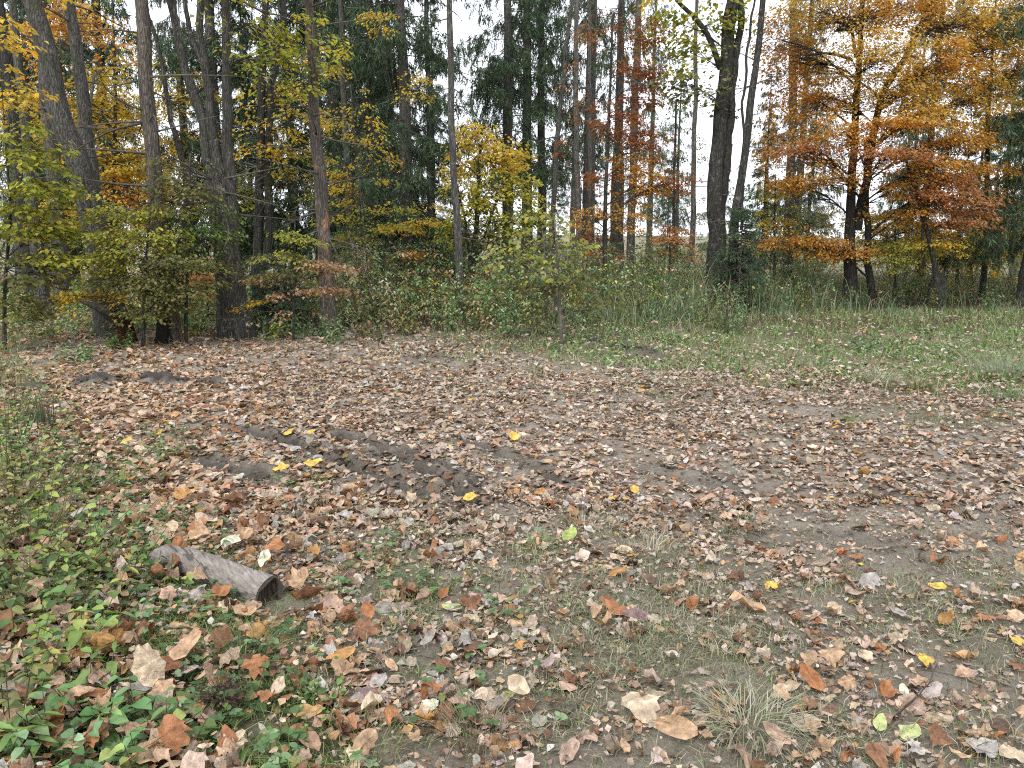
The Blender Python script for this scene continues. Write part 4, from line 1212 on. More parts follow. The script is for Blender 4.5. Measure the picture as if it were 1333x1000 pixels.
# stuff: the mass of tall grass and weeds along the wood edge
def tall_grass():
    rng = np.random.default_rng(71)
    mb = MB()
    N = 120000
    y = rng.uniform(11.0, 27, N)
    x = rng.uniform(-.74, .74, N) * y
    px, py = project(np.stack([x, y, 0 * x], -1))
    n1, n2 = fbm(x * .7, y * .7, 41), fbm(x * 2.5, y * 2.5, 42)
    front = np.interp(px, [0, 250, 330, 450, 600, 740, 850, 950, 1050, 1200, 1333], [438, 436, 440, 436, 432, 430, 432, 424, 412, 408, 406])
    dens = sstep(16, -20, py - front + (n1 - .5) * 60 + (n2 - .5) * 20) * (.3 + .9 * sstep(.38, .6, n2)) * np.interp(px, [0, 330, 420, 700, 1333], [.2, .22, .35, .65, .8]) * np.interp(y, [11, 17, 20, 27], [1, 1, .6, .35])
    k = rng.random(N) < dens
    x, y, px, py, n1, front = x[k], y[k], px[k], py[k], n1[k], front[k]
    n = len(x)
    hgt = np.interp(px, [0, 300, 420, 700, 820, 960, 1100, 1333], [.4, .5, .8, .95, 1.2, 1.3, 1.3, 1.25]) * rng.uniform(.5, 1.25, n) * (.3 + 1.35 * n1) * (.38 + .62 * sstep(-12, 20, front - py))
    b = np.stack([x, y, height(x, y) - .02], -1)
    col = pick(SEDGE, n, rng)
    dry = rng.random(n) < np.interp(px, [0, 500, 850, 1333], [.35, .35, .28, .45])
    col[dry] = pick(STRAW, dry.sum(), rng) * .85
    blades(mb, b, hgt, rng.random(n) * 6.28, rng.uniform(.15, 1.5, n), .012 * rng.uniform(.6, 1.3, n), col)
    tag(mb.build('tall_grass', M_GRASS), 'grey-green tall grass and sedge along the wood edge', 'grass', kind='stuff')
    # weeds: leafy mass between the grass
    mb = MB()
    N = 19000
    y = rng.uniform(10.6, 25, N)
    x = rng.uniform(-.74, .74, N) * y
    px, py = project(np.stack([x, y, 0 * x], -1))
    n2 = fbm(x * 1.3, y * 1.3, 44)
    front = np.interp(px, [0, 250, 330, 450, 600, 740, 950, 1100, 1333], [444, 442, 446, 440, 436, 434, 420, 406, 402])
    k = (rng.random(N) < sstep(6, -14, py - front) * sstep(.36, .54, n2) * np.interp(px, [0, 420, 780, 900, 1333], [.75, .95, 1, .95, .9]) * np.interp(y, [10, 17, 25], [1, .9, .45]))
    x, y, px, py, front = x[k], y[k], px[k], py[k], front[k]
    n = len(x)
    hh = np.interp(px, [0, 300, 400, 480, 700, 900, 1333], [.5, .55, .95, 1.45, 1.5, 1.4, 1.3]) * rng.uniform(.4, 1.15, n) * (.5 + .5 * sstep(0, 22, front - py))
    b0 = np.stack([x, y, height(x, y) - .02], -1)
    tip = b0 + np.stack([rng.normal(0, .1, n), rng.normal(0, .1, n), hh], -1)
    twigs(mb, b0, tip, .005, .002, 0, pick([(.1, .1, .05), (.16, .13, .08), (.07, .06, .04)], n, rng))
    q = rng.choice(5, n, p=[.45, .23, .12, .1, .1])
    for i, pal in enumerate((NETTLE, OLIVE, TAN, YGREEN, SEEDS)):
        for t in ((.45, .72, .97) if i < 4 else (.85, 1.0)):
            cs = (b0 + (tip - b0) * t)[q == i]
            spray_leaves(mb, rng, cs, rng.random(len(cs)) * 6.3, 7, .15, .085, .042, pal, flat=.5, droop=.5)
    tag(mb.build('undergrowth', M_HERB), 'mixed leafy weeds and withered stalks filling the wood edge', 'undergrowth', kind='stuff')


tall_grass()

for n_, (px, py, h, pal, lb) in enumerate([
        (440, 448, .55, NETTLE, 'blue-green nettle clump at the clearing edge under the withered tan sapling'), (410, 440, .4, NETTLE, 'small nettle left of the blue-green nettle clump'), (312, 432, .45, NETTLE, 'nettle at the foot of the gnarled maple'),
        (255, 432, .42, NETTLE, 'nettle right of the flaking spruce base'), (100, 470, .3, NETTLE, 'low nettle in the leaves below the rotten stump'), (150, 455, .3, GREEN, 'low green herb in front of the rotten stump'),
        (480, 442, .7, OLIVE, 'tall olive weed right of the nettle clump'), (540, 436, .7, OLIVE, 'bushy olive weed below the dark spruces'), (580, 430, .8, NETTLE, 'tall grey-green weed in front of the slim grey trunk'), (625, 432, .75, OLIVE, 'tall weed under the golden maple'),
        (665, 438, .6, NETTLE, 'grey-green weed left of the hazel shrub'), (700, 436, .6, OLIVE, 'olive weed at the hazel foot'), (770, 425, .7, OLIVE, 'brownish olive weed right of the hazel'), (515, 425, .9, TAN, 'withered tan weed below the dark spruces'),
        (640, 415, .9, TAN, 'tall withered weed between yellow maple and hazel'), (1125, 456, .28, SEDGE, 'small dark weed standing alone in the short grass'), (950, 436, .7, SEDGE, 'tall dark weed at the grass edge before the slanting trunk'),
        (930, 428, .6, OLIVE, 'dull weed left of the tall dark one'), (1215, 405, .6, OLIVE, 'weed clump in front of the grey stump'), (1290, 405, .6, NETTLE, 'grey-green weed clump near the right end of the grass'), (60, 440, .5, OLIVE, 'olive weed below the leftmost trunks')]):
    herb(px, py, lb, 'weed', h=h, stems=9, spread=.28, leaf=(.10, .05), pal=pal, per=13, seed=500 + n_)
for n_, (px, py, L, lb) in enumerate([(835, 398, 1.0, 'yellowish fern left of the small orange sapling'), (905, 392, 1.0, 'yellowish fern right of the small orange sapling'), (860, 405, .8, 'fern in front of the small orange sapling'),
                                      (1130, 385, .9, 'greenish fern before the forked beech trunk'), (1185, 385, .8, 'fern left of the grey stump'), (600, 410, .8, 'fern in the weeds under the slim grey trunk'), (790, 400, .8, 'fern right of the hazel shrub'),
                                      (1010, 385, .8, 'fern below the pale yellow-green sapling'), (560, 405, .8, 'fern in the weeds below the dark spruces')]):
    fern(px, py, lb, 8, L, [(.26, .27, .1, 2), (.36, .34, .14, 2), (.16, .2, .09, 2)], 600 + n_)
# dead stalks standing in the grass
for n_, (px, py, h, lb) in enumerate([(492, 452, .8, 'dark dead stalk before the nettle clump'), (942, 438, 1.0, 'tall dark dead stalk before the large double trunk'), (948, 440, .8, 'shorter dead stalk beside the tall dark one'), (822, 420, 1.0, 'dead brown stalk in the tall sedge'),
                                      (893, 415, .9, 'brown stalk right of the small orange sapling'), (730, 430, .9, 'dark stalk in front of the hazel'), (535, 425, 1.0, 'dead stalk below the dark spruces'), (1160, 400, 1.0, 'pale dry stalk in front of the forked beech'), (1015, 405, .8, 'dry stalk in the grass below the pale sapling'), (690, 430, .8, 'dry stalk left of the hazel'), (645, 432, .8, 'brown stalk below the golden maple')]):
    rng = np.random.default_rng(650 + n_)
    p = gpt(px, py)
    mb = MB()
    bent_tube(mb, p - [0, 0, .03], p + np.array([rng.normal(0, .06), rng.normal(0, .06), h]), .008, .003, rng, .012, 7, 5, (.55, .42, .34))
    m = 10
    t = rng.uniform(.35, 1, m)[:, None]
    b = p + np.array([0, 0, h]) * t
    twigs(mb, b, b + norm(rng.normal(size=(m, 3)) + [0, 0, .8]) * .12, .003, .0015, 0, (.5, .38, .3))
    cards(mb, b, rng.normal(size=(m, 3)) + [0, 0, -.5], norm(rng.normal(size=(m, 3))), .06, .025, pick([(.2, .12, .07), (.14, .09, .06)], m, rng), 0)
    tag(mb.build('dead_stalk', M_TWIG, loc=p), lb, 'stalk', 'dead stalks standing in the edge grass')

# grass tufts one can tell apart
tuft(975, 948, 'large straw-grey grass tuft in the near clearing', 300, .17, .15, [(.42, .4, .29, 3), (.3, .3, .2, 3), (.2, .23, .13, 2), (.5, .47, .36, 1)], .003, (.9, 1.75), 701)
tuft(325, 868, 'green fine-leaved grass tuft below the log', 240, .2, .08, [(.09, .15, .05, 3), (.16, .22, .09, 2), (.3, .3, .15, 1)], .0028, (.4, 1.4), 702)
tuft(470, 975, 'yellowish grass tuft at the bottom edge', 150, .12, .15, [(.26, .25, .1, 3), (.2, .22, .08, 2), (.14, .18, .06, 2)], .0026, (.5, 1.6), 703)
tuft(55, 560, 'dark upright rush tuft at the left edge of the track', 110, .36, .14, [(.07, .1, .06, 3), (.12, .15, .1, 2), (.2, .16, .1, 1)], .006, (.0, .28), 704)
tuft(1145, 502, 'pale dry grass tuft in the short grass on the far side', 160, .34, .17, [(.4, .4, .3, 3), (.24, .28, .18, 2)], .006, (.4, 1.4), 705)
tuft(1305, 492, 'big grey-green grass tuft near the right edge', 320, .42, .4, [(.2, .26, .16, 3), (.3, .33, .22, 2)], .006, (.4, 1.4), 706)
tuft(1310, 523, 'small dark green tuft below the big grey-green one', 110, .22, .13, [(.1, .17, .08, 3), (.18, .24, .13, 2)], .005, (.4, 1.3), 707)
tuft(1195, 510, 'reddish green tuft leaning over right of the pale dry one', 160, .34, .16, [(.16, .22, .08, 3), (.26, .22, .1, 2)], .005, (.6, 1.5), 708)
tuft(1110, 553, 'small green tuft on the far part of the track', 80, .16, .09, GRASSG, .004, (.3, 1.3), 709)
tuft(845, 722, 'flattened dull grass tuft in the middle of the near clearing', 180, .2, .2, DULLG, .003, (.7, 1.6), 710)
tuft(765, 690, 'thin flat dull grass patch beside the lime leaf', 160, .14, .22, DULLG, .003, (.7, 1.6), 711)
tuft(970, 690, 'greyish flat grass patch beyond the dull tuft', 120, .14, .16, DULLG, .003, (.6, 1.5), 712)
tuft(620, 960, 'brown withered tuft among grey leaves at the bottom', 180, .16, .12, [(.24, .19, .12, 3), (.14, .11, .07, 2), (.3, .27, .18, 1)], .0028, (.5, 1.5), 713)
tuft(700, 715, 'fresh green tuft left of the lime leaf', 160, .09, .14, GRASSG, .0028, (.3, 1.3), 714)
tuft(840, 515, 'mossy green grass strip on the far track', 200, .1, .38, GRASSG, .004, (.4, 1.4), 715)

# ------------------------------------------------------------------ dead wood
def log_object():
    a, b = gpt(207, 735), gpt(352, 786)
    root = empty('log', (a + b) / 2, 'short weathered grey log with a hollow end lying in the leaves', 'log')
    r = .075
    ax = norm(b - a)
    a, b = a + [0, 0, r * .5], b + [0, 0, r * .75]
    n = 26
    t = np.linspace(0, 1, n)[:, None]
    P = a * (1 - t) + b * t
    rr = np.interp(t[:, 0], [0, .04, .12, .3, .7, 1], [.045, .06, .069, .073, .075, .078])
    P[:, 2] += .012 * np.sin(t[:, 0] * 5)
    mb = MB()
    tube(mb, np.concatenate([P, rr[:, None]], 1), 26, .2, (1, 1, 1), 0, 5, cap=False)
    # end grain ring
    s = norm(np.cross(ax, [0, 0, 1.0]))
    u = np.cross(s, ax)
    mb.build('log_body', M_LOG, root)
    rg = np.random.default_rng(4)
    ang = np.arange(26) * 2 * math.pi / 26
    outer = np.array(mb.v[0][-26:])
    c = outer.mean(0)
    inner = c + (outer - c) * (.76 + .1 * np.sin(ang * 3 + 1) + .05 * rg.random(26))[:, None] + ax * .002
    deep = c + (inner - c) * .55 - ax * .035
    ring = MB()
    f = [[k, (k + 1) % 26, 26 + (k + 1) % 26, 26 + k] for k in range(26)]
    ring.add(np.concatenate([outer + ax * .001, inner]), f, (.42, .38, .35))
    ring.build('cut_end', M_LOG, root)
    cav = MB()
    f2 = [[k, (k + 1) % 26, 26 + (k + 1) % 26, 26 + k] for k in range(26)] + []
    cav.add(np.concatenate([inner, deep]), f2, (1, 1, 1))
    cav.f.append((np.array([[26 + k for k in range(26)]], np.int32), 0))
    cav.build('hollow', M_HOLLOW, root)
    # a torn splinter at the far end and drying cracks
    sp = MB()
    e = a - ax * .11 + [0, 0, -.03]
    tube(sp, np.array([[*(a + ax * .03), .045], [*(a * .5 + e * .5), .03], [*e, .008]]), 8, .2, (.8, .75, .72), 0, 3)
    sp.build('splinter', M_LOG, root)
    for t0, t1, an in ((.45, .97, 2.5), (.1, .5, 2.9)):
        cr = MB()
        q = np.linspace(t0, t1, 8)
        pp = a + (b - a) * q[:, None] + (math.cos(an) * s + math.sin(an) * u) * (np.interp(q, [0, .12, .3, 1], [.049, .066, .071, .077])[:, None]) + rg.normal(0, .003, (8, 3))
        tube(cr, np.concatenate([pp, np.full((8, 1), .0035)], 1), 4, 0, (.25, .22, .2))
        cr.build('crack', M_HOLLOW, root)
    return a, b, s, u


LOG = log_object()


def dead_wood():
    rng = np.random.default_rng(81)
    # rotten stump with the trunk that broke off it
    p = gpt(163, 447)
    root = empty('rotten_stump', p, 'dark rotten stump with broken reddish top at the left wood edge', 'stump')
    mb = MB()
    prof = np.array([[*(p + [0, 0, -.05]), .24], [*(p + [0, 0, .1]), .17], [*(p + [-.02, 0, .3]), .15], [*(p + [-.05, .0, .46]), .13], [*(p + [-.08, 0, .52]), .05]])
    tube(mb, resample(prof, .05), 16, .3, (.5, .42, .4), 0, 9)
    mb.build('stump_body', M_ROT, root)
    for k in range(6):
        sp = MB()
        az = k * 1.05
        o = np.array([math.cos(az), math.sin(az), 0]) * .11
        tube(sp, np.array([[*(p + o + [-.05, 0, .3]), .035], [*(p + o * 1.1 + [-.05, 0, .48]), .025], [*(p + o * 1.1 + [-.06, 0, .52 + .1 * rng.random()]), .004]]), 5, .2, (.9, .65, .6), 0, k)
        sp.build('splinter', M_ROT, root)
    a = p + np.array([-.12, .05, .44])
    b = at(98, 386, p[1] + 1.2)
    mb = MB()
    tube(mb, resample(np.array([[*a, .085], [*(a * .6 + b * .4), .075], [*b, .05]]), .08), 10, .15, (.9, .9, .9), 0, 12)
    tag(mb.build('fallen_tree', M_DARK, loc=a), 'broken dark trunk lying across the rotten stump', 'fallen tree')
    # dark base beside the flaking spruce
    p = gpt(215, 446)
    mb = MB()
    tube(mb, resample(np.array([[*(p + [0, 0, -.05]), .2], [*(p + [0, 0, .15]), .14], [*(p + [.02, 0, .5]), .12], [*(p + [.03, .02, .62]), .03]]), .05), 12, .25, (.35, .32, .3), 0, 14)
    tag(mb.build('old_stump', M_DARK, loc=p), 'blackened old stump in front of the flaking spruce trunk', 'stump')
    # grey stump right
    p = gpt(1218, 400)
    mb = MB()
    tube(mb, resample(np.array([[*(p + [0, 0, -.05]), .28], [*(p + [0, 0, .15]), .22], [*(p + [0, 0, .55]), .19], [*(p + [.02, 0, .78]), .16], [*(p + [.02, 0, .82]), .03]]), .05), 14, .2, (1, 1, 1), 0, 15)
    tag(mb.build('grey_stump', M_GREY, loc=p), 'grey broken stump in the grass below the forked beech', 'stump')
    # leaning dead sticks
    for px0, py0, px1, py1, Y, r, lb in ((452, 300, 478, 352, 13.4, .012, 'pale dead stick leaning in the weeds by the rust-patched spruce'), (459, 312, 500, 362, 13.2, .014, 'second pale stick crossing below the first'), (430, 342, 446, 356, 12.8, .01, 'short pale stick under the rust-patched spruce'),
                                         (425, 305, 462, 315, 13.6, .016, 'dark broken branch across the rust-patched spruce trunk'), (512, 340, 519, 362, 14, .008, 'thin pale upright stick before the dark spruces'), (75, 445, 92, 435, 10.8, .012, 'crooked branch on the ground left of the rotten stump'),
                                         (30, 455, 90, 434, 11.4, .012, 'long curved branch on the ground at the left')):
        a, b = at(px0, py0, Y), at(px1, py1, Y + .3)
        b[2] = min(b[2], float(height(b[0], b[1])) + .3) if py1 < 400 else float(height(b[0], b[1])) + .05
        mb = MB()
        bent_tube(mb, a, b, r, r * .6, rng, .03, 7, 6, (1, 1, 1))
        twigs(mb, np.repeat((a * .5 + b * .5)[None], 3, 0), a * .5 + b * .5 + rng.normal(0, .12, (3, 3)), r * .4, .002)
        tag(mb.build('dead_stick', M_PINK if 'pale' in lb else M_TWIG, loc=b), lb, 'stick')
    # twigs lying or standing in the near clearing: base pixel, tip pixel, height of tip
    for px0, py0, px1, py1, h, r, lb in ((1163, 938, 1215, 886, .10, .0035, 'thin dead twig slanting up to the right in the near clearing'), (1158, 940, 1200, 896, .08, .0025, 'thinner twig alongside the slanting one'), (1128, 925, 1117, 876, .09, .003, 'dark upright twig left of the slanting twigs'),
                                         (1153, 905, 1160, 884, .06, .002, 'tiny straight twig between the leaning twigs'), (160, 1010, 262, 925, .12, .003, 'long dark bare stem rising from the bottom left corner'), (190, 1010, 240, 945, .1, .0025, 'second dark stem beside the long bare one'),
                                         (312, 790, 345, 700, .2, .0028, 'dark bare stalk standing in front of the log end'), (248, 752, 250, 722, .12, .0022, 'short dark stalk in front of the log'), (805, 895, 845, 888, .02, .004, 'short tan twig above the big cream leaf'), (740, 930, 788, 872, .06, .002, 'thin grey twig left of the big cream leaf'),
                                         (60, 720, 75, 640, .3, .002, 'thin dark stalk in the left greenery'), (25, 735, 40, 640, .3, .002, 'thin dark bramble stalk at the left edge'), (975, 712, 982, 740, .12, .003, 'pale upright dry stalk in the middle of the near clearing'), (1040, 945, 1110, 925, .03, .0025, 'grey straw lying right of the large grass tuft')):
        a = gpt(px0, py0)
        b = gpt(px1, py1 + 0)
        d = rays(px1, py1)
        Yt = a[1] * .75 + b[1] * .25
        b = at(px1, py1, Yt)
        b[2] = max(b[2], float(height(b[0], b[1])) + .008)
        mb = MB()
        bent_tube(mb, a, b, r, r * .5, rng, .03, 9, 5, (.6, .5, .44))
        if r > .0026:
            m = 3
            t = rng.uniform(.3, .9, m)[:, None]
            q = a * (1 - t) + b * t
            twigs(mb, q, q + rng.normal(0, .03, (m, 3)) + (b - a) * .15, r * .45, .001, 0, (.6, .5, .44))
        tag(mb.build('twig', M_TWIG, loc=a), lb, 'twig')


dead_wood()

# ------------------------------------------------------------------ leaf litter
def outline(kind, rng):
    if kind == 'maple':
        ang = np.radians([-90, -62, -38, -16, 2, 18, 38, 52, 66, 78, 90, 102, 114, 128, 142, 162, 178, 196, 218, 242])
        rad = np.array([.40, .50, .52, .74, .66, .86, .74, .64, .78, .84, 1.0, .84, .78, .64, .74, .86, .66, .74, .52, .50])
        rad = rad * (1 + rng.normal(0, .09, len(rad)))
        p = np.stack([np.cos(ang), np.sin(ang)], -1) * rad[:, None] * .52
    elif kind == 'scrap':
        n = 5
        t = (np.arange(n) + rng.uniform(-.3, .3, n)) * 2 * math.pi / n
        p = np.stack([np.cos(t), np.sin(t)], -1) * rng.uniform(.2, .55, n)[:, None]
    else:
        n = 16
        t = np.linspace(0, 2 * math.pi, n, endpoint=False) - math.pi / 2
        w = .27 if kind == 'oval' else .36
        p = np.stack([np.sign(np.cos(t)) * np.abs(np.cos(t)) ** 1.25 * w * (1 + .10 * rng.normal(size=n)), np.sin(t) * .55 * (1 + .05 * rng.normal(size=n))], -1)
        p[:, 0] *= 1 - .3 * np.clip(p[:, 1], -.2, 1)
    return p


def leaf_template(kind, rng, curl, simple=False):
    """unit leaf, curled and crumpled"""
    o = outline(kind, rng)
    if simple:
        o = o if len(o) < 10 else o[::2] if len(o) < 18 else o[[0, 3, 4, 5, 8, 10, 12, 15, 16, 17]]
    n = len(o)
    if kind == 'scrap':
        v2 = o
        f = [[0, k, k + 1] for k in range(1, n - 1)]
    elif simple:
        v2 = np.concatenate([[[0, -.08]], o])
        f = [[0, 1 + k, 1 + (k + 1) % n] for k in range(n)]
    else:
        v2 = np.concatenate([[[0, -.06]], o * .52 + [0, -.03], o])
        f = [[0, 1 + k, 1 + (k + 1) % n] for k in range(n)]
        for k in range(n):
            k2 = (k + 1) % n
            f += [[1 + k, 1 + n + k, 1 + n + k2], [1 + k, 1 + n + k2, 1 + k2]]
    x, y = v2[:, 0], v2[:, 1]
    # roll round an axis
    th = rng.uniform(-.6, .6) + (0 if rng.random() < .7 else math.pi / 2)
    a, b = x * math.cos(th) + y * math.sin(th), -x * math.sin(th) + y * math.cos(th)
    k1 = curl * rng.uniform(.6, 1.4) * 2.6
    k2 = curl * rng.uniform(-.5, .9) * 1.2
    if k1 > .05:
        A, Z = np.sin(a * k1) / k1, (1 - np.cos(a * k1)) / k1
    else:
        A, Z = a, 0 * a
    Z = Z + k2 * b * b
    # lobes lift on their own, the halves fold along the midrib
    Z = Z + curl * rng.uniform(-.2, .7) * np.abs(x)
    Z = Z + (fbm(x * 4 + rng.random() * 50, y * 4 + 50, 3) - .5) * (.12 + .42 * curl)
    Z = Z + rng.normal(0, .018 + .03 * curl, len(x)) * (np.hypot(x, y) > .2)
    v = np.stack([A * math.cos(th) - b * math.sin(th), A * math.sin(th) + b * math.cos(th), Z], -1)
    if rng.random() < .45:
        v[:, 2] *= -1
        f = [q[::-1] for q in f]
    v[:, 2] -= np.percentile(v[:, 2], 12)
    return v, np.array(f), np.concatenate([v2, np.zeros((len(v2), 1))], 1)


_tr = np.random.default_rng(90)
T_NEAR = [leaf_template(('maple', 'maple', 'oval', 'broad')[k % 4], _tr, _tr.choice([.35, .6, .9, 1.2])) for k in range(60)]
T_MID = [leaf_template(('maple', 'oval', 'maple', 'broad')[k % 4], _tr, _tr.choice([.15, .35, .6, .9]), True) for k in range(36)]
T_FLAT = [leaf_template(('maple', 'scrap', 'broad', 'scrap')[k % 4], _tr, _tr.choice([.1, .3, .5]), True) for k in range(32)]
T_SCRAP = [leaf_template('scrap', _tr, _tr.choice([.1, .3, .6]), True) for k in range(24)]


def rotz_tilt(az, tx, ty):
    ca, sa = np.cos(az), np.sin(az)
    cx, sx, cy, sy = np.cos(tx), np.sin(tx), np.cos(ty), np.sin(ty)
    Z = np.zeros_like(ca)
    O = np.ones_like(ca)
    Rz = np.stack([np.stack([ca, -sa, Z], -1), np.stack([sa, ca, Z], -1), np.stack([Z, Z, O], -1)], -2)
    Rx = np.stack([np.stack([O, Z, Z], -1), np.stack([Z, cx, -sx], -1), np.stack([Z, sx, cx], -1)], -2)
    Ry = np.stack([np.stack([cy, Z, sy], -1), np.stack([Z, O, Z], -1), np.stack([-sy, Z, cy], -1)], -2)
    return Rx @ Ry @ Rz


def scatter_leaves(mb, pos, size, col, temps, rng, tilt=.25):
    n = len(pos)
    R = rotz_tilt(rng.random(n) * 6.283, rng.normal(0, tilt, n), rng.normal(0, tilt, n))
    ti = rng.integers(0, len(temps), n)
    for k, (v, f, u) in enumerate(temps):
        q = np.where(ti == k)[0]
        if not len(q):
            continue
        vv = np.einsum('nij,vj->nvi', R[q], v) * size[q][:, None, None] + pos[q][:, None]
        m = len(v)
        F = (f[None] + (np.arange(len(q)) * m)[:, None, None]).reshape(-1, 3)
        # a leaf is a little darker or paler towards its rim
        rim = 1 + (np.hypot(u[:, 0], u[:, 1]) - .3) * .35
        cc = np.clip(col[q][:, None] * rim[None, :, None] * (1 + rng.normal(0, .13, (len(q), m, 1))), .01, .9)
        mb.add(vv.reshape(-1, 3), F, cc.reshape(-1, 3), 0, np.tile(u, (len(q), 1)))


def litter_density(px, py, x, y, mud):
    far, left, near = zone(px, py, x, y)
    n = fbm(x * 1.7, y * 1.7, 51)
    n2 = fbm(x * 6, y * 6, 52, 2)
    d = .45 + .75 * n
    d = d * np.interp(px + (py - 500) * .2, [0, 300, 700, 1000, 1333], [1.15, 1.2, 1.05, .85, .72])
    d = d * (1 - sstep(690, 800, py) * np.interp(px, [600, 760, 1333], [0, .42, .36]))
    d = d * (1 - .3 * left)
    d = d * (1 - .78 * far * sstep(.36, .62, n2 + .08 * far))
    d = d * (1 - .8 * np.clip(mud * 1.25, 0, 1))
    d = d * (.68 + .6 * sstep(.35, .6, fbm(x * .9, y * .9, 57)))
    d = d * (.35 + 1.15 * sstep(.3, .6, n2))
    # drifts of leaves along the left of the ruts
    d = d + .5 * np.exp(-((px - 380) / 190) ** 2 - ((py - 680) / 60) ** 2) + .35 * np.exp(-((px - 150) / 150) ** 2 - ((py - 640) / 60) ** 2)
    return d


def litter():
    rng = np.random.default_rng(91)

    def cand(n, y0, y1, wide=.78):
        yy = np.sqrt(rng.uniform(y0 * y0, y1 * y1, n))
        xx = rng.uniform(-1, 1, n) * wide * (yy + .3)
        return xx, yy
    # near leaves
    for (n, y0, y1, temps, s0, s1, tl) in ((4600, 1.7, 4.6, T_NEAR, .035, .115, .35), (48000, 1.7, 4.6, T_SCRAP, .012, .05, .3), (30000, 4.4, 9.5, T_MID, .035, .1, .3), (58000, 4.4, 9.5, T_SCRAP, .018, .06, .3), (46000, 9.5, 16.5, T_FLAT, .04, .1, .35)):
        x, y = cand(n, y0, y1)
        z, mud = height(x, y, True)
        px, py = project(np.stack([x, y, z], -1))
        d = litter_density(px, py, x, y, mud)
        if y1 > 12:
            d = d * np.interp(y, [9.5, 12, 14, 16.5], [1, .9, .6, .5])
        d = d * (1 + .35 * sstep(720, 600, py) * sstep(200, 400, px))
        lt = np.clip(((x - LA[0]) * (LB[0] - LA[0]) + (y - LA[1]) * (LB[1] - LA[1])) / ((LB - LA) @ (LB - LA)), 0, 1.12)
        d = d * (np.hypot(x - LA[0] - lt * (LB - LA)[0], y - LA[1] - lt * (LB - LA)[1]) > .12)
        d = d * (1 - .6 * sstep(.5, .9, mud))
        k = rng.random(n) < np.clip(d, 0, 1.3) / 1.2
        x, y, z, px, py, mud = x[k], y[k], z[k], px[k], py[k], mud[k]
        m = len(x)
        far, left, near = zone(px, py, x, y)
        col = pick(DRY, m, rng, .22)
        trk = rng.random(m) < sstep(300, 620, px + (py - 600) * -.2 + 80) * .75 * (1 - left)
        col[trk] = pick(TRACK, trk.sum(), rng, .25)
        gl = rng.random(m) < .10
        col[gl] = pick(GREYLEAF, gl.sum(), rng)
        ye = rng.random(m) < .005
        col[ye] = pick([(.62, .42, .06), (.55, .3, .05)], ye.sum(), rng)
        size = (s0 + (s1 - s0) * rng.random(m) ** 1.5) * np.interp(px, [0, 450, 700, 1333], [1.2, 1.12, .88, .85])
        lift = rng.random(m) * .018 + left * rng.random(m) * .06 + far * rng.random(m) * .10
        mb_ = LIT
        scatter_leaves(mb_, np.stack([x, y, z + .004 + lift], -1), size, col * (1 - .5 * mud[:, None]), temps, rng, tl)


LIT = MB()
LA, LB = gpt(207, 735)[:2], gpt(352, 786)[:2]
litter()
tag(LIT.build('leaf_litter', M_DRY), 'brown and tan fallen leaves strewn over track and clearing', 'leaves', kind='stuff')


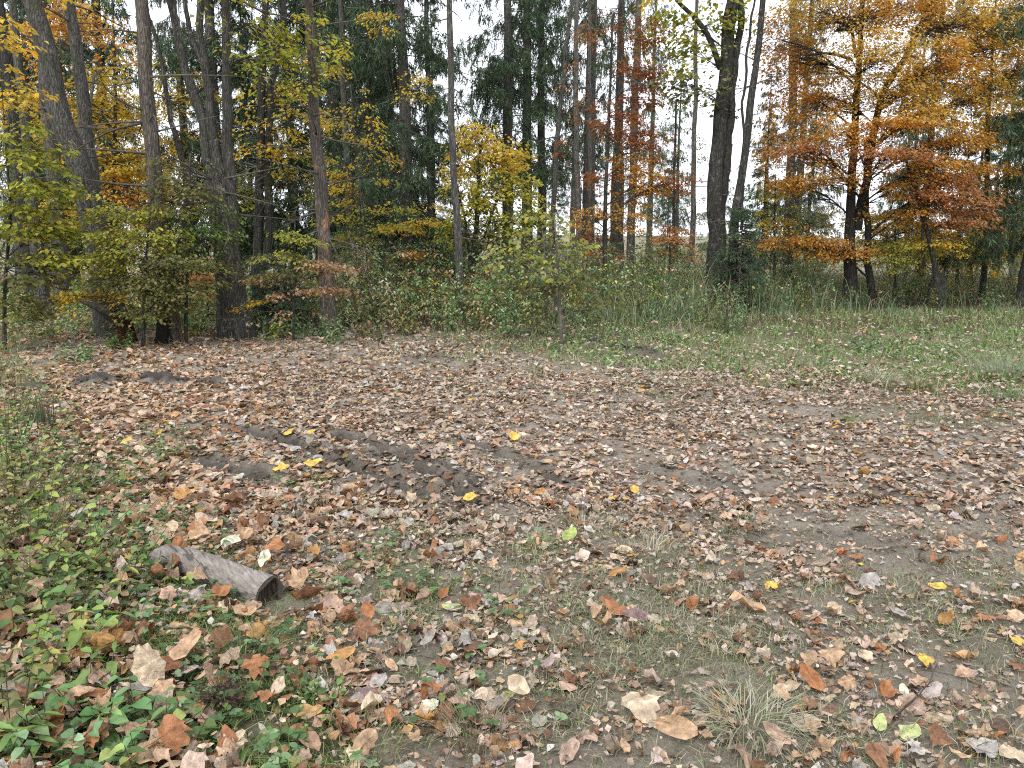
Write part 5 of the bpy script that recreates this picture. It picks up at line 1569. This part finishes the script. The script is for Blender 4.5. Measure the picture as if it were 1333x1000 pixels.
def short_grass():
    rng = np.random.default_rng(95)
    mb = MB()
    for n, y0, y1, h0, h1, w in ((120000, 1.7, 4.5, .02, .08, .0026), (40000, 4.5, 9.0, .02, .08, .004), (60000, 7.5, 18, .05, .2, .009)):
        y = np.sqrt(rng.uniform(y0 * y0, y1 * y1, n))
        x = rng.uniform(-.78, .78, n) * (y + .3)
        z, mud = height(x, y, True)
        px, py = project(np.stack([x, y, z], -1))
        far, left, near = zone(px, py, x, y)
        n2 = fbm(x * 5, y * 5, 61, 2)
        g = np.clip(.95 * far + .75 * left + near * 1.3 + .05 + .3 * sstep(720, 800, py) * sstep(600, 700, px), 0, 1) * (.25 + 1.1 * sstep(.35, .62, n2)) * (1 - .8 * mud)
        k = rng.random(n) < g
        x, y, z, px, py, far, left = x[k], y[k], z[k], px[k], py[k], far[k], left[k]
        m = len(x)
        col = pick(DULLG, m, rng)
        gr = rng.random(m) < np.clip(.75 * far + .8 * left + .35 * np.exp(-((px - 520) / 130) ** 2) + .12, 0, 1)
        col[gr] = pick(GRASSG, gr.sum(), rng)
        flat = rng.random(m) < np.where(far > .3, .35, .72)
        lean = np.where(flat, rng.uniform(1.1, 1.62, m), rng.uniform(.2, .9, m))
        blades(mb, np.stack([x, y, z - .003], -1), rng.uniform(h0, h1, m) * (1 + .5 * left), rng.random(m) * 6.28, lean, w * rng.uniform(.7, 1.4, m), col)
    tag(mb.build('short_grass', M_GRASS), 'thin short grass growing through the fallen leaves', 'grass', kind='stuff')
    # clover-like ground cover
    mb = MB()
    n = 15000
    y = np.sqrt(rng.uniform(1.7 ** 2, 7.5 ** 2, n))
    x = rng.uniform(-.78, .5, n) * (y + .3)
    z, mud = height(x, y, True)
    px, py = project(np.stack([x, y, z], -1))
    far, left, near = zone(px, py, x, y)
    n2 = fbm(x * 4, y * 4, 66, 2)
    k = rng.random(n) < np.clip(left * 1.0 + near * .9 * (px < 760), 0, 1) * sstep(.42, .6, n2) * (1 - mud)
    x, y, z = x[k], y[k], z[k]
    m = len(x)
    c = np.stack([x, y, z + rng.uniform(.02, .09, m)], -1)
    hub = np.stack([x, y, z - .005], -1)
    twigs(mb, hub, c, .0012, .0008, 0, (.12, .18, .06))
    col = pick([(.10, .18, .065, 3), (.14, .23, .10, 2), (.08, .14, .055, 2), (.22, .29, .15, 1), (.22, .24, .08, 1)], m, rng)
    a0 = rng.random(m) * 6.28
    for q in range(5):
        a = a0 + q * 1.256
        d = np.stack([np.cos(a), np.sin(a), rng.uniform(-.1, .35, m)], -1)
        L_ = rng.uniform(.014, .036, m)
        cards(mb, c, d, norm(np.stack([rng.normal(0, .25, m), rng.normal(0, .25, m), np.ones(m)], -1)), L_, L_ * .75, col, 0, fold=.1, droop=.1, six=True)
    tag(mb.build('clover_cover', M_HERB), 'small green clover-like leaves carpeting the ground between leaves', 'ground cover', kind='stuff')
    # far-side low herbs in the grass
    mb = MB()
    n = 4200
    y = rng.uniform(8.5, 14, n)
    x = rng.uniform(-1, 11, n)
    z = height(x, y)
    px, py = project(np.stack([x, y, z], -1))
    far, left, near = zone(px, py, x, y)
    k = rng.random(n) < far * sstep(.45, .6, fbm(x * 1.5, y * 1.5, 68)) * .9
    c = np.stack([x, y, z + .05], -1)[k]
    spray_leaves(mb, rng, c, rng.random(len(c)) * 6.3, 7, .09, .055, .04, [(.15, .25, .085, 3), (.22, .32, .13, 2), (.11, .18, .065, 2), (.33, .36, .2, 1.3)], flat=.4, droop=.1)
    tag(mb.build('low_herb_cover', M_HERB), 'low bright green herbs in the grass on the far side', 'ground cover', kind='stuff')
    # crumbs: broken leaf bits, twiglets
    mb = MB()
    n = 2600
    y = np.sqrt(rng.uniform(1.7 ** 2, 9 ** 2, n))
    x = rng.uniform(-.78, .78, n) * (y + .3)
    z = height(x, y)
    a = rng.random(n) * 6.28
    Lt = rng.uniform(.03, .14, n)
    p0 = np.stack([x, y, z + .008], -1)
    p1 = np.stack([x + np.cos(a) * Lt, y + np.sin(a) * Lt, height(x + np.cos(a) * Lt, y + np.sin(a) * Lt) + .008 + rng.random(n) * .02], -1)
    twigs(mb, p0, p1, .0018, .001, .004, pick([(.9, .75, .6), (.5, .4, .33), (1.3, 1.15, .95)], n, rng))
    tag(mb.build('twig_litter', M_TWIG), 'bits of twig and leaf stalk strewn over the ground', 'litter', kind='stuff')


short_grass()


def clods():
    rng = np.random.default_rng(97)
    mb = MB()
    n = 60000
    y = np.sqrt(rng.uniform(1.8 ** 2, 13 ** 2, n))
    x = rng.uniform(-.75, .75, n) * y
    z, mud = height(x, y, True)
    k = rng.random(n) < np.clip(mud * 1.1, .03, 1)
    x, y, z, mud = x[k], y[k], z[k], mud[k]
    m = len(x)
    sz = rng.uniform(.006, .014, m) + mud * rng.random(m) ** 3 * .05
    o = np.array([[1, 0, 0], [0, 1, 0], [-1, 0, 0], [0, -1, 0], [0, 0, 1], [0, 0, -1.0]])
    F = np.array([[0, 1, 4], [1, 2, 4], [2, 3, 4], [3, 0, 4], [1, 0, 5], [2, 1, 5], [3, 2, 5], [0, 3, 5]])
    v = o[None] * rng.uniform(.5, 1.3, (m, 6, 1)) * np.array([1, 1, .65]) + rng.normal(0, .15, (m, 6, 3))
    ca, sa = np.cos(rng.random(m) * 6.28), np.sin(rng.random(m) * 6.28)
    v = np.stack([v[..., 0] * ca[:, None] - v[..., 1] * sa[:, None], v[..., 0] * sa[:, None] + v[..., 1] * ca[:, None], v[..., 2]], -1)
    v = v * sz[:, None, None] + np.stack([x, y, z + sz * .25], -1)[:, None]
    mb.add(v.reshape(-1, 3), (F[None] + (np.arange(m) * 6)[:, None, None]).reshape(-1, 3), np.repeat(np.stack([mud, 0 * mud, 0 * mud], -1), 6, 0))
    tag(mb.build('soil_crumbs', M_GROUND), 'loose crumbs and clods of dark soil on the churned ruts', 'soil', kind='stuff')


clods()

# ------------------------------------------------------------------ plants of the near left corner
LEFT_HERBS = [
    (20, 740, .42, 8, .065, .05, FRESH, 'tall yellow-green bramble shoot at the left border below the leafy herbs'), (70, 700, .34, 8, .06, .045, GREEN, 'tall green bramble shoot right of the yellow-green one'), (5, 640, .5, 9, .065, .05, GREEN, 'tallest green leafy shoot at the left border'),
    (40, 670, .4, 8, .06, .045, OLIVE, 'olive leafy shoot beside the tallest green one'), (20, 590, .45, 8, .06, .045, GREEN, 'green leafy shoot below the yellow-green herb at the left'), (100, 760, .26, 8, .055, .045, FRESH, 'fresh yellow-green herb up and left of the log'), (35, 780, .34, 8, .065, .05, GREEN, 'fresh green leafy herb left of the olive one'),
    (-5, 500, .5, 8, .06, .045, OLIVE, 'olive shoot entering at the left border above the rush tuft'), (145, 640, .2, 7, .05, .04, GREEN, 'green herb among tan leaves right of the left border shoots'),
    (60, 985, .16, 6, .065, .055, [(.24, .36, .18, 2), (.3, .42, .22, 2), (.16, .27, .13, 1)], 'pale round-leaved seedling at the bottom left corner'),
    (130, 935, .2, 4, .085, .035, [(.16, .27, .08, 2), (.22, .34, .1, 2)], 'herb with long upright green leaves beside the pale seedling'),
    (180, 975, .15, 6, .075, .06, [(.14, .27, .10, 2), (.19, .34, .14, 2), (.1, .2, .07, 1)], 'lobed bright green herb under the standing tan leaf'),
    (235, 990, .13, 5, .06, .05, GREEN, 'low dark green herb at the bottom edge'), (30, 900, .2, 6, .06, .045, GREEN, 'green herb above the pale seedling'), (100, 850, .22, 5, .07, .05, FRESH, 'yellow-green herb with drooping leaves in the left greenery'),
    (160, 830, .14, 6, .05, .04, NETTLE, 'blue-green herb left of the grass tuft below the log'), (60, 800, .25, 7, .06, .045, OLIVE, 'olive leafy herb in the left greenery'), (15, 830, .28, 6, .07, .05, GREEN, 'taller green herb on the left border'),
    (120, 770, .2, 6, .05, .04, GREEN, 'small-leaved green herb left of the log'), (195, 775, .14, 6, .045, .04, GREEN, 'low green herb just left of the log'), (45, 730, .32, 7, .06, .045, OLIVE, 'bramble-like herb with yellow-green leaves'),
    (110, 715, .22, 7, .055, .045, NETTLE, 'bluish leaved herb near the left border leaves'), (10, 690, .4, 8, .065, .05, OLIVE, 'tall leafy herb at the left border, midway up'), (75, 660, .26, 7, .055, .042, GREEN, 'leafy herb above the bluish one'),
    (25, 620, .38, 8, .06, .045, FRESH, 'yellow-green herb on the left border'), (150, 690, .16, 5, .05, .04, NETTLE, 'low bluish herb among tan leaves'), (55, 610, .25, 6, .05, .04, NETTLE, 'pale bluish herb below the rush tuft'),
    (8, 560, .4, 8, .06, .045, FRESH, 'yellow-green leafy herb left of the rush tuft'), (205, 725, .1, 5, .05, .04, NETTLE, 'low bluish leaves behind the far end of the log'), (430, 905, .1, 7, .03, .028, GREEN, 'low clover clump right of the green tuft'),
    (395, 935, .1, 7, .032, .03, GREEN, 'clover clump near the bottom, under curled leaves'), (555, 775, .08, 9, .03, .02, GREEN, 'low green clump right of the log'), (310, 960, .12, 6, .045, .04, GREEN, 'green herb beside the dry seed head'),
    (400, 635, .09, 8, .04, .025, GREEN, 'green clump in the leaves before the ruts'), (210, 590, .1, 8, .05, .03, GRASSG, 'green clump left of the ruts'), (5, 940, .3, 6, .06, .045, OLIVE, 'olive herb cut off by the left bottom border'), (270, 690, .09, 6, .04, .03, NETTLE, 'small bluish herb behind the log')]
for n_, (px, py, h, st, l0, l1, pal, lb) in enumerate(LEFT_HERBS):
    herb(px, py, lb, 'herb', h=h * (1.4 if px < 80 and py < 800 else 1.15), stems=st + 4, spread=.18, leaf=(l0 * (1.2 if h < .25 else .95), l1 * (1.2 if h < .25 else .95)), pal=pal, per=7 if h < .2 else 10, seed=800 + n_, droop=.25, lean=.7, stemcol=(.14, .12, .06))


def seed_head():
    rng = np.random.default_rng(87)
    p = gpt(290, 935)
    root = empty('dry_seed_head', p, 'dry brown seed head among green herbs near the bottom left', 'plant')
    mb = MB()
    n = 240
    c = p + [0, 0, .08]
    e = c + norm(rng.normal(size=(n, 3)) * [1, 1, .8]) * rng.uniform(.03, .085, (n, 1)) * [1.1, 1, .9]
    twigs(mb, np.repeat(c[None], n, 0) * .5 + e * .5, e, .0012, .0008, 0, (.6, .45, .38))
    cards(mb, e, rng.normal(size=(n, 3)), norm(rng.normal(size=(n, 3))), .012, .008, pick([(.9, .7, .6), (.5, .38, .32)], n, rng))
    mb.build('foliage', M_TWIG, root)
    st = MB()
    bent_tube(st, p - [0, 0, .02], c, .003, .0015, rng, .02, 5, 5, (.6, .45, .38))
    st.build('stem', M_TWIG, root)


seed_head()

# ------------------------------------------------------------------ fallen leaves one can pick out
NAMED = {'cream': (.56, .44, .31), 'tan': (.47, .31, .19), 'rust': (.36, .16, .07), 'brown': (.24, .12, .065), 'orange': (.46, .25, .09), 'yellow': (.62, .43, .09), 'grey': (.40, .36, .33),
         'pale green': (.42, .46, .2), 'lime': (.36, .42, .13), 'whitish': (.62, .62, .46), 'purple-brown': (.24, .16, .15), 'pinkish': (.5, .335, .25)}
# px, py, size px, colour, kind, curl, tilt x, label
SPECIAL = [
    (203, 900, 78, 'cream', 'maple', .7, 1.1, 'large pale tan leaf standing upright in the left greenery'), (828, 922, 80, 'cream', 'maple', .35, .2, 'largest cream leaf, flat with ragged lobes, left of the straw tuft'), (563, 922, 36, 'whitish', 'maple', .1, .15, 'whitish flat leaf near the bottom middle'),
    (588, 792, 28, 'pale green', 'broad', .08, .15, 'pale green flat leaf right of the log'), (741, 701, 26, 'lime', 'broad', .3, .6, 'lime green leaf beside the fresh tuft'), (824, 641, 22, 'yellow', 'maple', .5, .5, 'bright yellow folded leaf on the middle of the track'),
    (612, 648, 26, 'yellow', 'broad', .15, .1, 'yellow leaf at the lower end of the ruts'), (670, 574, 18, 'yellow', 'broad', .5, .7, 'golden leaf standing on the far track'), (703, 642, 22, 'orange', 'broad', .2, .2, 'orange-yellow leaf right of the ruts'), (668, 642, 22, 'orange', 'oval', .2, .1, 'dull orange leaf just left of the orange-yellow one'),
    (1219, 766, 24, 'yellow', 'broad', .3, .2, 'single golden leaf on bare ground at the right'), (1003, 764, 26, 'yellow', 'maple', .4, .3, 'golden leaf over rusty leaves in the near clearing'), (1200, 862, 32, 'yellow', 'maple', .5, .4, 'yellow-orange leaf above the slanting twigs'), (1328, 838, 34, 'yellow', 'maple', .2, .1, 'yellow leaf cut by the right edge'),
    (240, 655, 34, 'orange', 'maple', .4, .3, 'orange-yellow leaf in the leaves above the log'), (165, 583, 22, 'yellow', 'maple', .3, .3, 'yellow leaf left of the ruts near the green clump'), (365, 620, 26, 'yellow', 'maple', .3, .3, 'yellow leaf below the upper ruts'), (408, 612, 24, 'yellow', 'broad', .2, .2, 'second yellow leaf just right below the upper ruts'),
    (376, 572, 20, 'yellow', 'maple', .3, .3, 'yellow leaf on the rim of the upper rut'), (405, 572, 16, 'yellow', 'maple', .3, .3, 'small yellow leaf beside the one on the rut rim'), (879, 958, 62, 'tan', 'oval', .6, 1.0, 'long tan leaf standing on edge below the straw tuft'), (675, 905, 36, 'cream', 'broad', .4, .9, 'square pale tan leaf on edge near the bottom middle'),
    (365, 915, 40, 'cream', 'oval', .6, .2, 'pale curled leaf left of the brown leaf cluster'), (435, 790, 52, 'pinkish', 'maple', .3, .5, 'big veined pinkish leaf right of the log end'), (480, 905, 54, 'purple-brown', 'maple', .2, .2, 'flat purple-brown leaf near the bottom middle'), (510, 872, 24, 'tan', 'oval', .3, .6, 'small upright tan oval leaf beyond the purple-brown one'),
    (480, 808, 26, 'rust', 'broad', .4, .8, 'rusty leaf standing right of the pinkish veined one'), (805, 750, 28, 'orange', 'oval', .6, .2, 'rust-orange curled leaf in the near clearing middle'), (828, 802, 40, 'purple-brown', 'oval', .5, .3, 'dark pinkish curled leaf over dull grass'), (800, 797, 34, 'rust', 'oval', .6, .3, 'reddish curled leaf just left of the dark pinkish one'),
    (970, 792, 50, 'tan', 'oval', 1.0, .2, 'rolled tan leaf lying like a small tube'), (1010, 960, 44, 'pinkish', 'oval', .2, .3, 'pink oval leaf below the straw tuft, right'), (1285, 975, 60, 'grey', 'maple', .2, .1, 'big grey leaf at the bottom right corner'), (1320, 985, 56, 'cream', 'maple', .2, .1, 'big cream leaf beside the grey one at bottom right'), (1140, 990, 44, 'brown', 'oval', .4, .4, 'dark brown leaf at the bottom edge right'),
    (1150, 905, 40, 'rust', 'maple', .7, .6, 'rusty curled leaf behind the twigs'), (1105, 895, 34, 'tan', 'maple', .7, .5, 'cup-shaped tan leaf left of the twigs'), (1055, 895, 44, 'rust', 'oval', .7, .8, 'rusty curled leaf right of the straw tuft'), (1080, 855, 46, 'tan', 'maple', .3, .3, 'tan lobed leaf beyond the rusty ones at right'), (1130, 760, 40, 'grey', 'maple', .6, .3, 'grey tented leaf on bare ground at right'),
    (1183, 955, 46, 'pale green', 'oval', .2, .2, 'long greyish green leaf below the twigs'), (1145, 945, 34, 'pale green', 'oval', .3, .3, 'greyish green leaf under the twig base'), (1220, 962, 46, 'brown', 'maple', .6, .5, 'brown leaf rolled up at the bottom right'), (1168, 800, 24, 'grey', 'oval', .2, .2, 'silver-grey oval leaf on bare ground at right'), (1176, 902, 26, 'whitish', 'oval', .1, .1, 'whitish oval leaf right of the twigs'),
    (258, 768, 44, 'tan', 'maple', .9, .4, 'curled tan leaf banked against the middle of the log'), (288, 788, 42, 'rust', 'maple', .8, .3, 'rusty curled leaf in front of the log near its end'), (228, 752, 40, 'brown', 'oval', .9, .3, 'brown rolled leaf in front of the far end of the log'), (318, 812, 40, 'tan', 'oval', .7, .1, 'tan curled leaf below the log end'),
    (392, 772, 46, 'tan', 'maple', .7, .3, 'tan leaf pushed against the log end from the right'), (355, 725, 44, 'rust', 'maple', .6, .4, 'rusty leaf behind the log end'), (318, 712, 40, 'tan', 'maple', .7, .4, 'tan curled leaf behind the log middle'),
    (345, 745, 30, 'whitish', 'oval', .2, .5, 'cream white oval leaf leaning on the log end'), (300, 715, 40, 'whitish', 'maple', .3, .2, 'silvery white leaf behind the log'), (273, 735, 46, 'tan', 'maple', .9, .7, 'crumpled tan leaf lying on the log'),
]
GRID_WORDS = [((0, 700, 230, 860), 'in the left greenery'), ((0, 860, 230, 1010), 'in the bottom left greenery'), ((230, 780, 420, 1010), 'below the log'), ((0, 560, 230, 700), 'on the left above the greenery'), ((230, 600, 420, 720), 'behind the log'), ((420, 640, 640, 760), 'below the ruts'),
              ((420, 760, 640, 880), 'right of the log end'), ((420, 880, 660, 1010), 'at the bottom middle'), ((660, 640, 900, 780), 'in the middle of the clearing'), ((640, 780, 900, 1010), 'left of the straw tuft'), ((900, 600, 1120, 780), 'on the track right of middle'), ((1120, 600, 1340, 780), 'on the track at the right edge'),
              ((900, 780, 1100, 1010), 'around the straw tuft'), ((1100, 780, 1340, 1010), 'near the slanting twigs')]


def single_leaves():
    rng = np.random.default_rng(99)
    items = []
    for px, py, sp, cn, kind, curl, tx, lb in SPECIAL:
        items.append((px, py, sp, NAMED[cn], kind, curl, tx, lb, None))
    names = ['tan', 'cream', 'rust', 'brown', 'pinkish', 'grey', 'orange']
    prob = np.array([.34, .09, .24, .13, .10, .06, .05])
    tries = 0
    while len(items) < 292 and tries < 9000:
        tries += 1
        px, py = rng.uniform(0, 1333), 560 + 440 * rng.random() ** .75
        g = ground0(px, py)
        z, mud = height(np.array([g[0]]), np.array([g[1]]), True)
        d = litter_density(np.array([px]), np.array([py]), g[:1], g[1:], mud)[0]
        if rng.random() > d / 1.3 or (300 < px < 400 and 745 < py < 820) or any(abs(px - q[0]) < 14 and abs(py - q[1]) < 10 for q in items):
            continue
        cn = names[rng.choice(7, p=prob / prob.sum())]
        if px > 640 and rng.random() < .3:
            cn = rng.choice(['grey', 'pinkish', 'cream', 'tan'])
        kind = rng.choice(['maple', 'maple', 'oval', 'broad'])
        curl = float(rng.choice([.25, .6, .9, 1.2]))
        Y = g[1]
        sw = (rng.uniform(.07, .135) if px < 650 else rng.uniform(.055, .105)) * (1.15 if px < 480 and py > 700 else (.85 if py > 850 else 1))
        w = next((t for (a, b, c, e), t in GRID_WORDS if a <= px < c and b <= py < e), 'on the far track')
        shape = {'maple': 'lobed', 'oval': 'oval', 'broad': 'rounded'}[kind]
        state = 'flat' if curl < .3 else ('curled' if curl < .7 else 'rolled-up')
        lb = f'{state} {cn} {shape} fallen leaf {w}'
        items.append((px, py, sw * FPX / Y, tuple(np.array(NAMED[cn]) * rng.uniform(.8, 1.15)), kind, curl, rng.normal(0, .35), lb, w))
    same = {}
    for k, it in enumerate(items):
        same.setdefault(it[7], []).append(k)
    for lb, ks in same.items():
        ks.sort(key=lambda k: items[k][0])
        n = len(ks)
        for j, k in enumerate(ks if n > 1 else []):
            w = ('leftmost', 'rightmost')[j == n - 1] if j in (0, n - 1) else ('middle' if n == 3 else ORD[j])
            items[k] = items[k][:7] + (f'{lb}, {w} of {n}',) + items[k][8:]
    a, b, s, u = LOG
    for px, py, sp, col, kind, curl, tx, lb, w in items:
        p = gpt(px, py + sp * .15)
        if 'lying on the log' in lb:
            t = .45
            p = a * (1 - t) + b * t + np.array([0, 0, .078])
        v, f, uu = leaf_template(kind, rng, curl)
        size = sp * p[1] / FPX * .95
        R = rotz_tilt(np.array([rng.random() * 6.28]), np.array([tx]), np.array([rng.normal(0, .06 if curl < .3 else .25)]))[0]
        v = v @ R.T * size
        v[:, 2] -= np.percentile(v[:, 2], 6)
        _, _, left = 0, 0, 0
        lift = .012 + (.055 if px < 420 else .008) + (.02 if tx > .6 else 0)
        mb = MB()
        rim = 1 + (np.hypot(uu[:, 0], uu[:, 1]) - .3) * .3
        mb.add(v + p + [0, 0, lift], f, np.clip(np.array(col)[None] * rim[:, None] * (1 + rng.normal(0, .13, (len(uu), 1))), .01, .9), 0, uu)
        # the stalk belongs to the leaf
        if rng.random() < .6:
            b0 = v[0] + p + [0, 0, lift]
            e0 = b0 + R @ np.array([rng.normal(0, .1), -.75, .05]) * size
            twigs(mb, b0, e0, .0013, .001, .004, tuple(np.array(col) * .6))
        o = mb.build('fallen_leaf', M_DRY, loc=p + [0, 0, lift])
        tag(o, lb, 'leaf', 'fallen leaves ' + (w if w else 'that stand out on the clearing'))


single_leaves()
